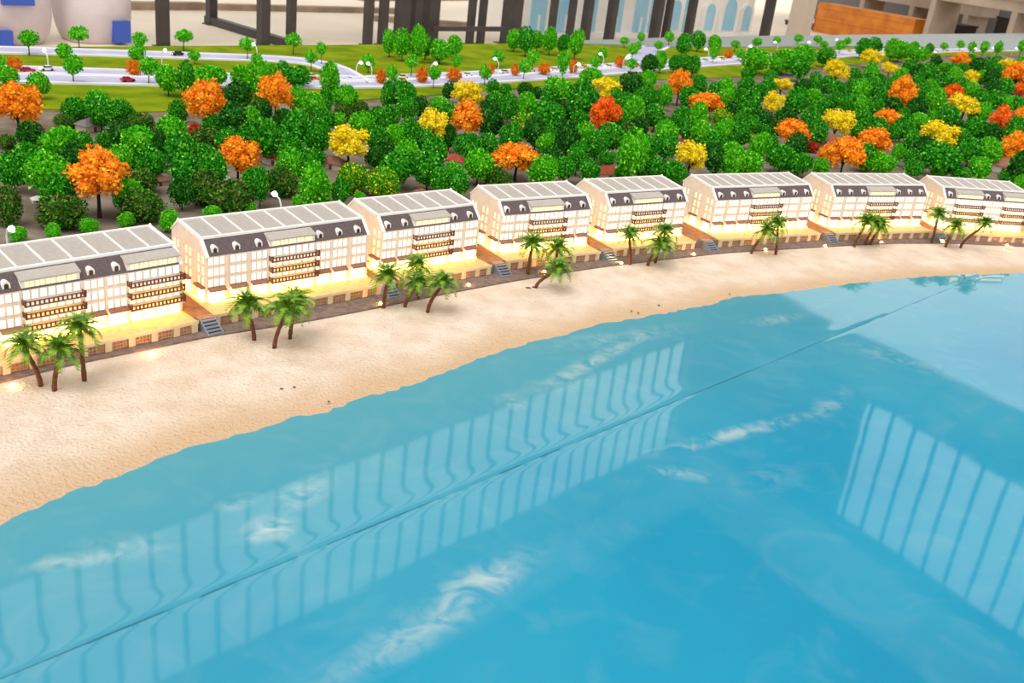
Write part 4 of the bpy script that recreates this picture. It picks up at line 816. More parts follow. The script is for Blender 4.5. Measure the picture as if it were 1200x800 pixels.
LEAF = {
    'b': foliage('bright_foliage', [(0.0, srgb(30, 124, 4)), (0.5, srgb(74, 192, 12)), (0.85, srgb(110, 214, 24)), (1.0, srgb(176, 240, 80))]),
    'm': foliage('mid_foliage', [(0.0, srgb(12, 80, 4)), (0.5, srgb(34, 150, 14)), (0.88, srgb(76, 190, 28)), (1.0, srgb(160, 228, 90))]),
    'd': foliage('dark_foliage', [(0.0, srgb(8, 48, 6)), (0.5, srgb(22, 98, 14)), (0.9, srgb(52, 140, 28)), (1.0, srgb(130, 196, 80))]),
    'v': foliage('olive_foliage', [(0.0, srgb(20, 54, 8)), (0.5, srgb(50, 112, 16)), (0.9, srgb(98, 156, 34)), (0.94, srgb(150, 110, 84)), (1.0, srgb(196, 140, 116))]),
    'w': foliage('flecked_foliage', [(0.0, srgb(22, 110, 10)), (0.55, srgb(64, 170, 18)), (0.78, srgb(120, 196, 24)), (0.85, srgb(232, 214, 30)), (1.0, srgb(250, 226, 40))]),
    'o': foliage('orange_foliage', [(0.0, srgb(236, 112, 14)), (0.5, srgb(252, 148, 22)), (0.85, srgb(255, 178, 40)), (1.0, srgb(224, 200, 60))]),
    'y': foliage('yellow_foliage', [(0.0, srgb(188, 180, 10)), (0.4, srgb(246, 214, 10)), (0.85, srgb(255, 232, 30)), (1.0, srgb(255, 240, 110))]),
    'r': foliage('red_orange_foliage', [(0.0, srgb(218, 72, 12)), (0.5, srgb(244, 104, 16)), (1.0, srgb(255, 150, 44))]),
    'so': foliage('amber_foliage', [(0.0, srgb(178, 86, 10)), (0.5, srgb(228, 120, 14)), (1.0, srgb(246, 156, 40))]),
    'sr': foliage('rust_foliage', [(0.0, srgb(140, 34, 14)), (1.0, srgb(206, 66, 26))]),
}
LEAF['u'] = LEAF['s'] = LEAF['b']

# ------------------------------------------------------------------ hall: floor, walls with clerestory windows, ceiling with a skylight over the model
M_floor = mat('beige_hall_floor', srgb(250, 236, 214), 0.7, srgb(240, 222, 198), 0.6, detail=4)
M_hallwall = mat('hall_wall', srgb(128, 124, 122), 0.8, srgb(118, 114, 112), 0.7)
M_ceil = mat('hall_ceiling', srgb(112, 112, 114), 0.9)
M_cornice = mat('pale_cornice', srgb(225, 225, 225), 0.8)
M_mull = mat('dark_mullion', srgb(48, 44, 42), 0.5)
M_post = mat('dark_steel_post', srgb(66, 58, 54), 0.5, srgb(52, 46, 44), 3)
structure('floor', MB().box(-90, 90, -40, 120, -0.86, -0.8), M_floor, 'bright beige hall floor stretching beyond the model table')

HS = 1.4                       # hall size
def hz(z):
    return (z + 1.09) * HS - 1.09

def hall_wall(name, wname, origin, ang, length, open_z0, open_z1, low_z0, label, w0, w1, corn):
    """a wall seen from inside: local x along the wall, y outwards. Openings are real gaps."""
    w = MB()
    w.box(0, length, 0, 0.25, low_z0, open_z0) if open_z0 > low_z0 else None
    w.box(0, length, 0, 0.25, open_z1, hz(6.85))
    w.box(0, length, 0, 0.25, hz(9.63), hz(corn))
    if w0 > 0:
        w.box(0, w0, 0, 0.25, hz(6.85), hz(9.63))
    if w1 < length:
        w.box(w1, length, 0, 0.25, hz(6.85), hz(9.63))
    structure(name, w, M_hallwall, label, loc=(origin[0], origin[1], 0), rotz=ang)
    e = empty(wname, (origin[0], origin[1], 0), ang)
    tag(e, 'high strip window with dark upright mullions on ' + name.replace('_', ' '), kind='structure')
    base = MB().box(-0.05, 0.05, -0.01, 0.04, hz(6.85), hz(9.63)).mesh('mullion')
    k = 0
    x = w0 + 0.336
    while x < w1:
        link_mesh('mullion', base, M_mull, e, (x, 0, 0))
        x += 0.485 * HS
    obj('window_frame', MB().box(0, length, -0.03, 0.1, hz(6.85), hz(6.93)), M_mull, e)
    obj('window_head', MB().box(0, length, -0.03, 0.1, hz(9.55), hz(9.63)), M_mull, e)
    t_ = structure(name.replace('wall', 'trim'), MB().box(0, length, -0.6, 0.25, hz(corn), hz(11.3)), M_cornice, 'pale cornice above the strip window of ' + name.replace('_', ' '), loc=(origin[0], origin[1], 0), rotz=ang)

hall_wall('wall_back', 'window_1', st(-9.7 * HS, 10.5 * HS), HALL_ANGLE, 28.5 * HS, 3.1, 3.1, 3.0, 'grey upper hall wall carried on posts over an open side', 0.0, (9.7 + 17.5) * HS, 10.6)
# right-hand wall: normal 54 degrees to the right of straight ahead
NR = (math.sin(math.radians(54)), math.cos(math.radians(54)))
SR = (NR[1], -NR[0])
cx_, cy_ = 4.77, 21.0
hall_wall('wall_right', 'window_2', (cx_ * HS, cy_ * HS), math.atan2(SR[1], SR[0]), 26.0 * HS, 1.3, hz(5.76), -0.8, 'grey hall wall with a wide open bay, right of the model', 3.8 * HS, 26.0 * HS, 9.95)
c0, c1 = st(-9.7 * HS, 10.5 * HS), (cx_ * HS, cy_ * HS)
c2 = (c1[0] + SR[0] * 26 * HS, c1[1] + SR[1] * 26 * HS)
i0_, i1_, i2_ = st(-9.7 * HS, 7.2 * HS), st(9.8 * HS, 7.2 * HS), st(9.8 * HS, -14 * HS)
structure('ceiling', MB().prism_z([i0_, i1_, c1, c0], hz(11.3), hz(11.45)).prism_z([i1_, i2_, c2, c1], hz(11.3), hz(11.45)), M_ceil, 'grey hall ceiling around the open skylight')

# ------------------------------------------------------------------ model table: sea, beach, promenade, park ground, lawn, roads
base_poly = [st(-7.0, -2.2), st(16.0, -2.2), st(20.0, 5.2), st(20.0, 6.45), st(12.8, 6.24), st(8.76, 6.08), st(6.6, 5.86), st(-7.0, 5.86)]
structure('table_base', MB().prism_z(base_poly, -0.8, -0.065), M_table, 'dark plinth of the display table under the model')

def ribbon(line, w0, w1, z, zb=None):
    """strip along a polyline between two sideways offsets (left of travel positive)"""
    P = [Vector(p) for p in line]
    L_, R_ = [], []
    for i, p in enumerate(P):
        d = (P[min(i + 1, len(P) - 1)] - P[max(i - 1, 0)]).normalized()
        nn = Vector((-d.y, d.x))
        L_.append(p + nn * w1)
        R_.append(p + nn * w0)
    mb = MB()
    n = len(P)
    top = [(q.x, q.y, z) for q in R_] + [(q.x, q.y, z) for q in L_]
    mb.faces(top, [(i, i + 1, n + i + 1, n + i) for i in range(n - 1)])
    if zb is not None:
        for E_, s_ in ((R_, 1), (L_, -1)):
            for i in range(n - 1):
                a, b = (E_[i], E_[i + 1]) if s_ > 0 else (E_[i + 1], E_[i])
                mb.poly([(a.x, a.y, zb), (b.x, b.y, zb), (b.x, b.y, z), (a.x, a.y, z)])
    return mb

def resample(line, n):
    P = [Vector(p) for p in line]
    acc = [0.0]
    for i in range(1, len(P)):
        acc.append(acc[-1] + (P[i] - P[i - 1]).length)
    out = []
    j = 0
    for k in range(n):
        d = acc[-1] * k / (n - 1)
        while j < len(P) - 2 and acc[j + 1] < d:
            j += 1
        t = (d - acc[j]) / max(1e-9, acc[j + 1] - acc[j])
        out.append(P[j].lerp(P[j + 1], t))
    return out

def smooth_line(pts, it=2):
    for _ in range(it):
        pts = [pts[0]] + [pts[i - 1] * 0.25 + pts[i] * 0.5 + pts[i + 1] * 0.25 for i in range(1, len(pts) - 1)] + [pts[-1]]
    return pts

# sea: two glossy sheets that meet at a seam; each lifts a little along the joint
def sea_material():
    m = bpy.data.materials.new('painted_sea')
    m.use_nodes = True
    nt = m.node_tree
    N, Lk = nt.nodes, nt.links
    b = N['Principled BSDF']
    b.inputs['Roughness'].default_value = 0.035
    b.inputs['IOR'].default_value = 1.46
    tc = N.new('ShaderNodeTexCoord')
    def noise(scale, detail=4, dist=0.0):
        n = N.new('ShaderNodeTexNoise')
        n.inputs['Scale'].default_value = scale
        n.inputs['Detail'].default_value = detail
        n.inputs['Distortion'].default_value = dist
        Lk.new(tc.outputs['Object'], n.inputs['Vector'])
        return n
    def ramp(src, stops):
        r = N.new('ShaderNodeValToRGB')
        e = r.color_ramp.elements
        e[0].position, e[0].color = stops[0]
        e[1].position, e[1].color = stops[-1]
        for p_, c_ in stops[1:-1]:
            x = e.new(p_)
            x.color = c_
        Lk.new(src, r.inputs['Fac'])
        return r
    def math_(op, a, b_):
        n = N.new('ShaderNodeMath')
        n.operation = op
        for i, v in enumerate((a, b_)):
            if isinstance(v, (int, float)):
                n.inputs[i].default_value = v
            else:
                Lk.new(v, n.inputs[i])
        return n.outputs[0]
    n1 = noise(1.3, 3, 0.4)
    base = ramp(n1.outputs['Fac'], [(0.3, srgb(30, 138, 174)), (0.5, srgb(38, 148, 182)), (0.7, srgb(56, 156, 184))])
    # paler, greener paint along the shore: distance measured across the beach direction
    sep = N.new('ShaderNodeSeparateXYZ')
    Lk.new(tc.outputs['Object'], sep.inputs[0])
    tcoord = math_('SUBTRACT', math_('MULTIPLY', sep.outputs['Y'], 0.669), math_('MULTIPLY', sep.outputs['X'], 0.743))
    n2 = noise(3.0, 5, 0.6)
    tt = math_('ADD', tcoord, math_('MULTIPLY', n2.outputs['Fac'], 0.25))
    sh = ramp(tt, [(0.95, (0, 0, 0, 1)), (1.0, (1, 1, 1, 1))])
    mr = N.new('ShaderNodeMapRange')
    mr.inputs['From Min'].default_value = 0.95
    mr.inputs['From Max'].default_value = 1.75
    Lk.new(tt, mr.inputs['Value'])
    N.remove(sh)
    mx = N.new('ShaderNodeMix')
    mx.data_type = 'RGBA'
    mx.inputs[7].default_value = srgb(88, 160, 174)
    Lk.new(mr.outputs[0], mx.inputs[0])
    Lk.new(base.outputs['Color'], mx.inputs[6])
    # foam brushed on in short wisps
    total = None
    for (x, y, ang, lx, ly, amp) in WISPS:
        mp = N.new('ShaderNodeMapping')
        mp.vector_type = 'TEXTURE'
        mp.inputs['Location'].default_value = (x, y, 0)
        mp.inputs['Rotation'].default_value = (0, 0, ang)
        mp.inputs['Scale'].default_value = (lx, ly, 1)
        Lk.new(tc.outputs['Object'], mp.inputs['Vector'])
        g = N.new('ShaderNodeTexGradient')
        g.gradient_type = 'SPHERICAL'
        Lk.new(mp.outputs[0], g.inputs['Vector'])
        v = math_('MULTIPLY', g.outputs['Fac'], amp)
        total = v if total is None else math_('ADD', total, v)
    nf = noise(16, 8, 1.5)
    foam = math_('MULTIPLY', total, ramp(nf.outputs['Fac'], [(0.38, (0, 0, 0, 1)), (0.66, (1, 1, 1, 1))]).outputs['Color'])
    nf2 = noise(5, 8, 2.2)
    haze = math_('MULTIPLY', ramp(nf2.outputs['Fac'], [(0.5, (0, 0, 0, 1)), (0.85, (1, 1, 1, 1))]).outputs['Color'], 0.1)
    ff = math_('MINIMUM', math_('ADD', foam, haze), 1.0)
    mx2 = N.new('ShaderNodeMix')
    mx2.data_type = 'RGBA'
    mx2.inputs[7].default_value = srgb(196, 206, 202)
    Lk.new(ff, mx2.inputs[0])
    Lk.new(mx.outputs[2], mx2.inputs[6])
    Lk.new(mx2.outputs[2], b.inputs['Base Color'])
    # faint waviness of the sheet
    nb = noise(1.6, 2, 0.2)
    bp = N.new('ShaderNodeBump')
    bp.inputs['Strength'].default_value = 0.3
    bp.inputs['Distance'].default_value = 0.003
    Lk.new(nb.outputs['Fac'], bp.inputs['Height'])
    Lk.new(bp.outputs['Normal'], b.inputs['Normal'])
    return m

M_sea = sea_material()
A_, B_ = Vector(SEAM[0]), Vector(SEAM[1])
SD = (B_ - A_).normalized()
SN = Vector((-SD.y, SD.x))        # towards the beach
def sheet(name, rows, sgn, label):
    mb = MB()
    cols = [i * 0.04 for i in range(-60, 150)]
    vs_ = []
    for d in rows:
        for c_ in cols:
            wob = 0.006 * math.sin(c_ * 9.0) + 0.004 * math.sin(c_ * 23 + 1)
            q = A_ + SD * c_ + SN * (sgn * d)
            if sgn > 0:
                z = 0.0005 * math.exp(-((d - 0.018) / (0.021 + wob * 0.6)) ** 2) * (0.75 + 0.5 * math.sin(c_ * 31) * math.sin(c_ * 7.3)) - 0.0004 * math.exp(-(d / 0.008) ** 2)
            else:
                z = -0.0004 * math.exp(-(d / 0.008) ** 2)
            vs_.append((q.x, q.y, -0.045 + z))
    nC = len(cols)
    fs = []
    for r in range(len(rows) - 1):
        for k in range(nC - 1):
            f = (r * nC + k, r * nC + k + 1, (r + 1) * nC + k + 1, (r + 1) * nC + k)
            fs.append(f if sgn > 0 else f[::-1])
    mb.faces(vs_, fs)
    return structure(name, mb, M_sea, label, smooth=True)
rows = [0.0001, 0.004, 0.008, 0.012, 0.017, 0.023, 0.03, 0.038, 0.047, 0.057, 0.07, 0.085, 0.105, 0.13, 0.17, 0.25, 0.4, 0.7, 1.1, 1.5]
sheet('water_shore_sheet', rows, 1, 'turquoise glossy water sheet between the beach and the seam')
sheet('water_open_sheet', [0.0001, 0.004, 0.008, 0.013, 0.02, 0.03, 0.05, 0.1, 0.2, 0.5, 1.0, 1.8, 3.0], -1, 'deep blue glossy water sheet in front of the seam')
seam_mb = MB()
seam_pts = [A_ + SD * (i * 0.06) for i in range(-40, 95)]
for i in range(len(seam_pts) - 1):
    if R.random() < 0.7:
        a, b = seam_pts[i], seam_pts[i + 1]
        w_ = R.choice((0.0004, 0.0005, 0.0007, 0.0016))
        seam_mb.poly([(a.x - SN.x * w_, a.y - SN.y * w_, -0.0446), (b.x - SN.x * w_ * .7, b.y - SN.y * w_ * .7, -0.0446), (b.x + SN.x * w_, b.y + SN.y * w_, -0.0446), (a.x + SN.x * w_ * .8, a.y + SN.y * w_ * .8, -0.0446)])
sm = structure('water_seam', seam_mb, mat('seam_line', srgb(44, 112, 138), 0.3), 'dark broken joint line crossing the water between two sheets')  # the joint line's own dark blue

# beach
NB, NW = 260, 26
pin = smooth_line(resample(PROM, NB), 3)
shr = smooth_line(resample(SHORE, NB), 1)
RB = random.Random(3)
bumps = [[RB.uniform(-1, 1) for _ in range(NW + 6)] for _ in range(NB)]
mb = MB()
vs_ = []
ws = [-0.12] + [i / NW for i in range(NW + 1)] + [1.06, 1.18, 1.5]
for i in range(NB):
    for j, w in enumerate(ws):
        q = pin[i].lerp(shr[i], w)
        if w <= 0:
            z = -0.0335
        elif w <= 1:
            z = -0.030 - 0.015 * (w ** 1.25) + 0.0016 * math.sin(math.pi * w) * (math.sin(i * 0.23 + j * 0.5) + bumps[i][min(j, NW)] * 0.8)
            z -= 0.002 if w == 0 else 0
        else:
            z = -0.045 - 0.03 * (w - 1)
        if w == 1:
            z = -0.0450 + 0.0004 * bumps[i][0]
        vs_.append((q.x, q.y, z))
nw = len(ws)
mb.faces(vs_, [(i * nw + j, i * nw + j + 1, (i + 1) * nw + j + 1, (i + 1) * nw + j) for i in range(NB - 1) for j in range(nw - 1)])
beach = structure('beach_ground', mb, M_sand, 'pale rippled sand beach curving along the sea', smooth=True)
wet = beach.data.attributes.new('wet', 'FLOAT', 'POINT')
wet.data.foreach_set('value', [min(1.0, max(0.0, (w - 0.62 - 0.03 * math.sin(i * 0.31)) / 0.3)) for i in range(NB) for w in ws])
nt = M_sand.node_tree
at_ = nt.nodes.new('ShaderNodeAttribute')
at_.attribute_name = 'wet'
mx_ = nt.nodes.new('ShaderNodeMix')
mx_.data_type = 'RGBA'
mx_.inputs[7].default_value = srgb(212, 180, 146)
old = nt.nodes['Principled BSDF'].inputs['Base Color'].links[0].from_socket
nt.links.new(at_.outputs['Fac'], mx_.inputs[0])
nt.links.new(old, mx_.inputs[6])
nt.links.new(mx_.outputs[2], nt.nodes['Principled BSDF'].inputs['Base Color'])

# promenade and park ground
structure('promenade_pavement', ribbon([tuple(q) for q in smooth_line(resample(PROM, 90), 3)], -0.002, 0.30, -0.0285, -0.06), M_prom, 'grey-brown promenade paving between the podiums and the sand')
inner = []
for i, (x, y, a) in enumerate(BUILD):
    L_ = LENGTHS[i]
    ca, sa = math.cos(a), math.sin(a)
    for u in (-0.02, L_ + 0.02):
        inner.append((x + u * ca + 0.075 * sa, y + u * sa - 0.075 * ca))
first = (inner[0][0] - 0.9 * 0.66, inner[0][1] - 0.9 * 0.75)
last = (inner[-1][0] + 2.6, inner[-1][1] + 0.25)
gp = [first] + inner + [last, st(20.0, 6.4), st(12.8, 6.2), st(6.6, 5.84), st(-6.9, 5.84)]
structure('park_ground', MB().prism_z(gp, -0.06, -0.003), M_ground, 'grey-brown paved park ground between the trees')
lp = [tuple(p) for p in LAWN] + [st(20.0, 6.42), st(12.8, 6.22), st(8.76, 6.06), st(6.6, 5.85), st(-6.9, 5.85)]
structure('lawn_ground', MB().prism_z(lp, -0.003, 0.002), M_lawn, 'olive green lawn around the roads at the back of the model')
rim = [st(6.6, 5.83), st(8.0, 5.54), st(11.3, 5.46), st(15.3, 5.05), st(20, 4.9), st(20.05, 6.46), st(12.8, 6.26), st(8.76, 6.10), st(6.6, 5.88)]
structure('trim_1', MB().prism_z(rim, -0.002, 0.012), M_rim, 'smooth grey rim board along the back edge of the model')

def road(name, line, w, z, label):
    pts = [tuple(q) for q in smooth_line(resample(line, 60), 3)]
    o = structure(name, ribbon(pts, -w / 2, w / 2, z, 0.0), M_road, label)
    for side in (-1, 1):
        e = side * w / 2
        k = ribbon(pts, min(e, e + side * 0.03), max(e, e + side * 0.03), z + 0.006, 0.0)
        obj('kerb', k, M_kerb, o)
    return o
road('road_upper', ROAD_BACK, 0.15, 0.005, 'pale road with white kerbs nearest the back edge, left')
road('road_far_lane', ROAD_FAR_LANE, 0.13, 0.0045, 'far carriageway of the double road, left')
road('road_near_lane', ROAD_NEAR_LANE, 0.16, 0.0055, 'near carriageway running the length of the park')
road('road_top_lane', ROAD_TOP_LANE, 0.12, 0.004, 'far carriageway lined with lamps, right')
road('road_side', ROAD_SIDE, 0.16, 0.0035, 'short grey side road climbing to the back rim')

# ------------------------------------------------------------------ beachfront buildings
HE, V1, H1, V2, H2, V3, H3 = 0.1214, 0.0352, 0.1584, 0.1566, 0.1699, 0.1985, 0.1385
def window_mesh(w, h, d=0.004):
    mb = MB()
    mb.cur = 0
    t = 0.0012
    # reveal frame
    for (a, b, c_, e) in ((-w / 2 - t, w / 2 + t, -h / 2 - t, -h / 2), (-w / 2 - t, w / 2 + t, h / 2, h / 2 + t), (-w / 2 - t, -w / 2, -h / 2, h / 2), (w / 2, w / 2 + t, -h / 2, h / 2)):
        mb.box(a, b, -0.0012, 0.001, c_, e)
    mb.cur = 1
    mb.poly([(-w / 2, -0.0004, -h / 2), (w / 2, -0.0004, -h / 2), (w / 2, -0.0004, h / 2), (-w / 2, -0.0004, h / 2)])
    return mb.mesh('window')
W_std = window_mesh(0.0105, 0.0178)
W_gab = window_mesh(0.0085, 0.0178)
W_bal = window_mesh(0.0125, 0.0185)

def arch_pts(w, h, n=6):
    r = w / 2
    return [(-r, 0), (r, 0)] + [(r * math.cos(math.pi * k / n), h - r + r * math.sin(math.pi * k / n)) for k in range(n + 1)]
def dormer_meshes():
    mb = MB()
    mb.prism_v(arch_pts(0.0175, 0.0178), 0.001, 0.026)
    p = MB()
    p.prism_v(arch_pts(0.0095, 0.0125), 0.0002, 0.0009)
    return mb.mesh('dormer'), p.mesh('pane')
DORM, DPANE = dormer_meshes()

def railing_mesh(w, depth=0.022, h=0.0125):
    mb = MB()
    t = 0.0022
    for z in (0.0, h - t):
        mb.box(0, w, -depth, -depth + t, z, z + t)
        mb.box(0, t, -depth + t, 0, z, z + t)
        mb.box(w - t, w, -depth + t, 0, z, z + t)
    n = max(6, int(w / 0.0098))
    for i in range(n + 1):
        x = (w - 0.0036) * i / n
        mb.box(x, x + 0.0036, -depth + 0.0002, -depth + t - 0.0002, t, h - t)
    for x in (0, w - t):
        for i in range(2):
            y = -depth * (i + 0.4) / 2.4
            mb.box(x + 0.0002, x + t - 0.0002, y, y + 0.003, t, h - t)
        mb.box(x - 0.0008, x + 0.003, -depth - 0.0006, -depth + 0.003, -0.001, h + 0.003)
    return mb.mesh('railing')

ORD = ['first', 'second', 'third', 'fourth', 'fifth', 'sixth', 'seventh', 'eighth']
def building(i):
    x, y, a = BUILD[i]
    L_ = LENGTHS[i]
    lay = LAYOUT[i]
    root = empty('beachfront_building', (x, y, 0), a)
    tag(root, BUILDING_LABELS[i], 'building', 'white beachfront buildings in a row')
    prof = [(0, 0), (V3, 0), (V3, H3), (V2, H2), (V1, H1), (0, HE)]
    obj('walls', MB().prism_u(prof, 0, L_), M_cream, root)
    # white verge boards following the gable line
    e = 0.0016
    for u0, u1 in ((-0.002, 0.007), (L_ - 0.007, L_ + 0.002)):
        vp = [(-0.003, HE - 0.002), (0.001, HE - 0.002), (V1 + 0.002, H1 - 0.003), (V2, H2 - 0.003), (V3 - 0.001, H3 - 0.003), (V3 + 0.003, H3 - 0.002), (V2 + 0.001, H2 + 0.0045), (V1 - 0.001, H1 + 0.004), (-0.003, HE + 0.001)]
        obj('verge_board', MB().prism_u(vp, u0, u1), M_white, root)
    # slate mansard
    dz, dv = H1 - HE, V1
    nl = math.hypot(dz, dv)
    nv, nz = -dz / nl * 0.0022, dv / nl * 0.0022
    obj('mansard_slope', MB().prism_u([(0.0, HE), (V1, H1), (V1 + nv, H1 + nz), (nv, HE + nz)], 0.0072, L_ - 0.0072), M_slate, root)
    # cornice along the roof break, ridge cap, eave line
    obj('roof_cornice', MB().box(-0.002, L_ + 0.002, V1 - 0.004, V1 + 0.0045, H1 - 0.001, H1 + 0.0045), M_white, root)
    obj('ridge_cap', MB().box(-0.003, L_ + 0.003, V2 - 0.0035, V2 + 0.0035, H2 - 0.001, H2 + 0.0042), M_white, root)
    for u in (0.0, L_):
        obj('finial', MB().tube([(u, V2, H2 + 0.003), (u, V2, H2 + 0.0075)], [0.0035, 0.0025], 6), M_white, root)
    # roof panels and ribs
    n = lay['panels']
    pw = L_ / n
    ang = math.atan2(H2 - H1, V2 - V1)
    pl = math.hypot(H2 - H1, V2 - V1) - 0.008
    pmesh = MB().box(0.003, pw - 0.003, 0.0, pl, 0.0, 0.0014).mesh('roof_panel')
    rmesh = MB().box(-0.0024, 0.0024, 0.0, pl, 0.0, 0.0034).mesh('roof_rib')
    for k in range(n):
        o = link_mesh('roof_panel', pmesh, M_roof, root, (k * pw, V1 + 0.0045, H1 + 0.0008))
        o.rotation_euler = (ang, 0, 0)
    for k in range(1, n):
        o = link_mesh('roof_rib', rmesh, M_white, root, (k * pw, V1 + 0.0045, H1 + 0.0008))
        o.rotation_euler = (ang, 0, 0)
    obj('rear_slope', MB().prism_u([(V2 + 0.002, H2 - 0.001), (V3, H3), (V3 + 0.0022, H3 + 0.0012), (V2 + 0.004, H2 + 0.001)], 0.007, L_ - 0.007), M_slate, root)
    # dormers
    for u in lay['dormers']:
        d = link_mesh('dormer', DORM, M_white, root, (u, 0.0035, HE + 0.0072))
        link_mesh('pane', DPANE, M_darkpane, d)
    # wide dormers
    for (u0, u1) in lay['wide']:
        prof = [(0.001, HE + 0.001), (0.033, HE + 0.001), (0.033, HE + 0.0335), (0.001, HE + 0.0215)]
        d = obj('wide_dormer', MB().prism_u(prof, u0, u1), M_white, root)
        obj('dormer_roof', MB().prism_u([(-0.003, HE + 0.0205), (0.0335, HE + 0.0332), (0.0335, HE + 0.0352), (-0.003, HE + 0.0235)], u0 - 0.002, u1 + 0.002), M_roof, d)
        m = 5
        for k in range(m):
            for q in (0.27, 0.73):
                uu = u0 + (u1 - u0) * (k + q) / m * 0.9 + (u1 - u0) * 0.05
                obj('pane', MB().box(uu - 0.0035, uu + 0.0035, 0.0, 0.0016, HE + 0.006, HE + 0.0175), M_paney, d)
    # facade bays
    rowsz = (0.0505, 0.0795, 0.1085)
    k = 0
    for (u0, u1) in lay['bays']:
        uc = (u0 + u1) / 2
        for z in rowsz:
            for q in (-0.0158, 0, 0.0158):
                link_mesh('window', W_std, [M_white, M_pane], root, (uc + q, 0, z))
        obj('shopfront', MB().box(uc - 0.0225, uc + 0.0225, -0.001, 0.002, 0.001, 0.031), M_shop, root)
        obj('awning', MB().prism_u([(-0.013, 0.0305), (-0.0115, 0.0305), (0.001, 0.038), (0.001, 0.0405), (-0.013, 0.0335)], uc - 0.0235, uc + 0.0235), M_awning, root)
    for u in lay['pilasters']:
        obj('pilaster', MB().box(u - 0.0035, u + 0.0035, -0.0028, 0.001, 0.0, HE - 0.003), M_cream, root)
    # balcony bays
    for (u0, u1) in lay['wide']:
        w = u1 - u0
        nwn = 7
        for z in rowsz:
            for q in range(nwn):
                link_mesh('window', W_bal, [M_white, M_pane], root, (u0 + w * (q + 0.5) / nwn, 0, z + 0.001))
        ns = 4
        for q in range(ns):
            obj('shopfront', MB().box(u0 + w * q / ns + 0.003, u0 + w * (q + 1) / ns - 0.003, -0.001, 0.002, 0.001, 0.029), M_shop, root)
        rm = railing_mesh(w + 0.006)
        for z in (0.0315, 0.0605, 0.0895):
            b = obj('balcony', MB().box(0, w + 0.006, -0.021, 0.0, -0.003, 0.0), M_cream, root, (u0 - 0.003, 0, z))
            link_mesh('railing', rm, M_rail, b, (0, 0, 0.0002))
            obj('light_strip', MB().box(0.006, w, -0.004, -0.0015, -0.0046, -0.0031), M_strip2, b)
    # gable windows, awnings and doors at both ends
    for (u, rz) in ((0.0, -math.pi / 2), (L_, math.pi / 2)):
        for v in (0.018, 0.041, 0.088, 0.111, 0.158, 0.178):
            for z in rowsz:
                if v > 0.15 and z > 0.1: pass
                link_mesh('window', W_gab, [M_white, M_paney], root, (u, v, z), rz)
        sgn = -1 if u == 0.0 else 1
        for (v0, v1) in ((0.008, 0.052), (0.085, 0.125)):
            obj('awning', MB().box(min(u, u + sgn * 0.011), max(u, u + sgn * 0.011), v0, v1, 0.034, 0.039), M_awning, root)
            obj('shopfront', MB().box(min(u, u + sgn * 0.001), max(u, u + sgn * 0.001), v0 + 0.004, v1 - 0.006, 0.001, 0.031), M_shop, root)
    # warm light strips on the terrace at the foot of the walls
    for (b0, b1) in lay['strips']:
        obj('light_strip', MB().box(b0, b1, -0.0105, -0.008, 0.0004, 0.0024), M_strip, root)
    obj('light_strip', MB().box(-0.0085, -0.0065, 0.006, 0.15, 0.0004, 0.0022), M_strip, root)
    # podium
    p0, p1 = (-0.02 if i else -0.3), (L_ - 0.004 if i < 7 else L_ + 0.3)
    obj('terrace', MB().box(p0, p1, -0.083, V3 + 0.02, -0.006, 0.0), M_terrace, root)
    obj('podium_core', MB().box(p0 + 0.002, p1 - 0.002, -0.0775, V3 + 0.015, -0.0285, -0.0062), M_store, root)
    nb = max(6, round((p1 - p0) / 0.056))
    pw = (p1 - p0) / nb
    pm = MB().box(-0.008, 0.008, -0.0822, -0.0776, -0.0285, -0.0062).mesh('pier')
    fm = MB()
    for k in range(5):
        xx = -0.5 * pw + 0.011 + (pw - 0.022) * k / 4
        fm.box(xx - 0.0006, xx + 0.0006, -0.0792, -0.0774, -0.0272, -0.008)
    for z in (-0.0272, -0.018, -0.0092):
        fm.box(-0.5 * pw + 0.010, 0.5 * pw - 0.010, -0.0788, -0.0774, z, z + 0.0012)
    fmesh = fm.mesh('storefront_frame')
    for k in range(nb + 1):
        link_mesh('pier', pm, M_pier, root, (min(max(p0 + k * pw, p0 + 0.0085), p1 - 0.0085), 0, 0))
    for k in range(nb):
        link_mesh('storefront_frame', fmesh, M_storeframe, root, (p0 + (k + 0.5) * pw, 0, 0))
    obj('fascia', MB().box(p0 - 0.001, p1 + 0.001, -0.0845, -0.0832, -0.0055, 0.0022), M_pier, root)
    return root

M_strip2 = mat('soft_led_strip', srgb(255, 214, 120), 0.4, emit=(1.0, 0.7, 0.14, 1), strength=9.0)
for i in range(8):
    building(i)

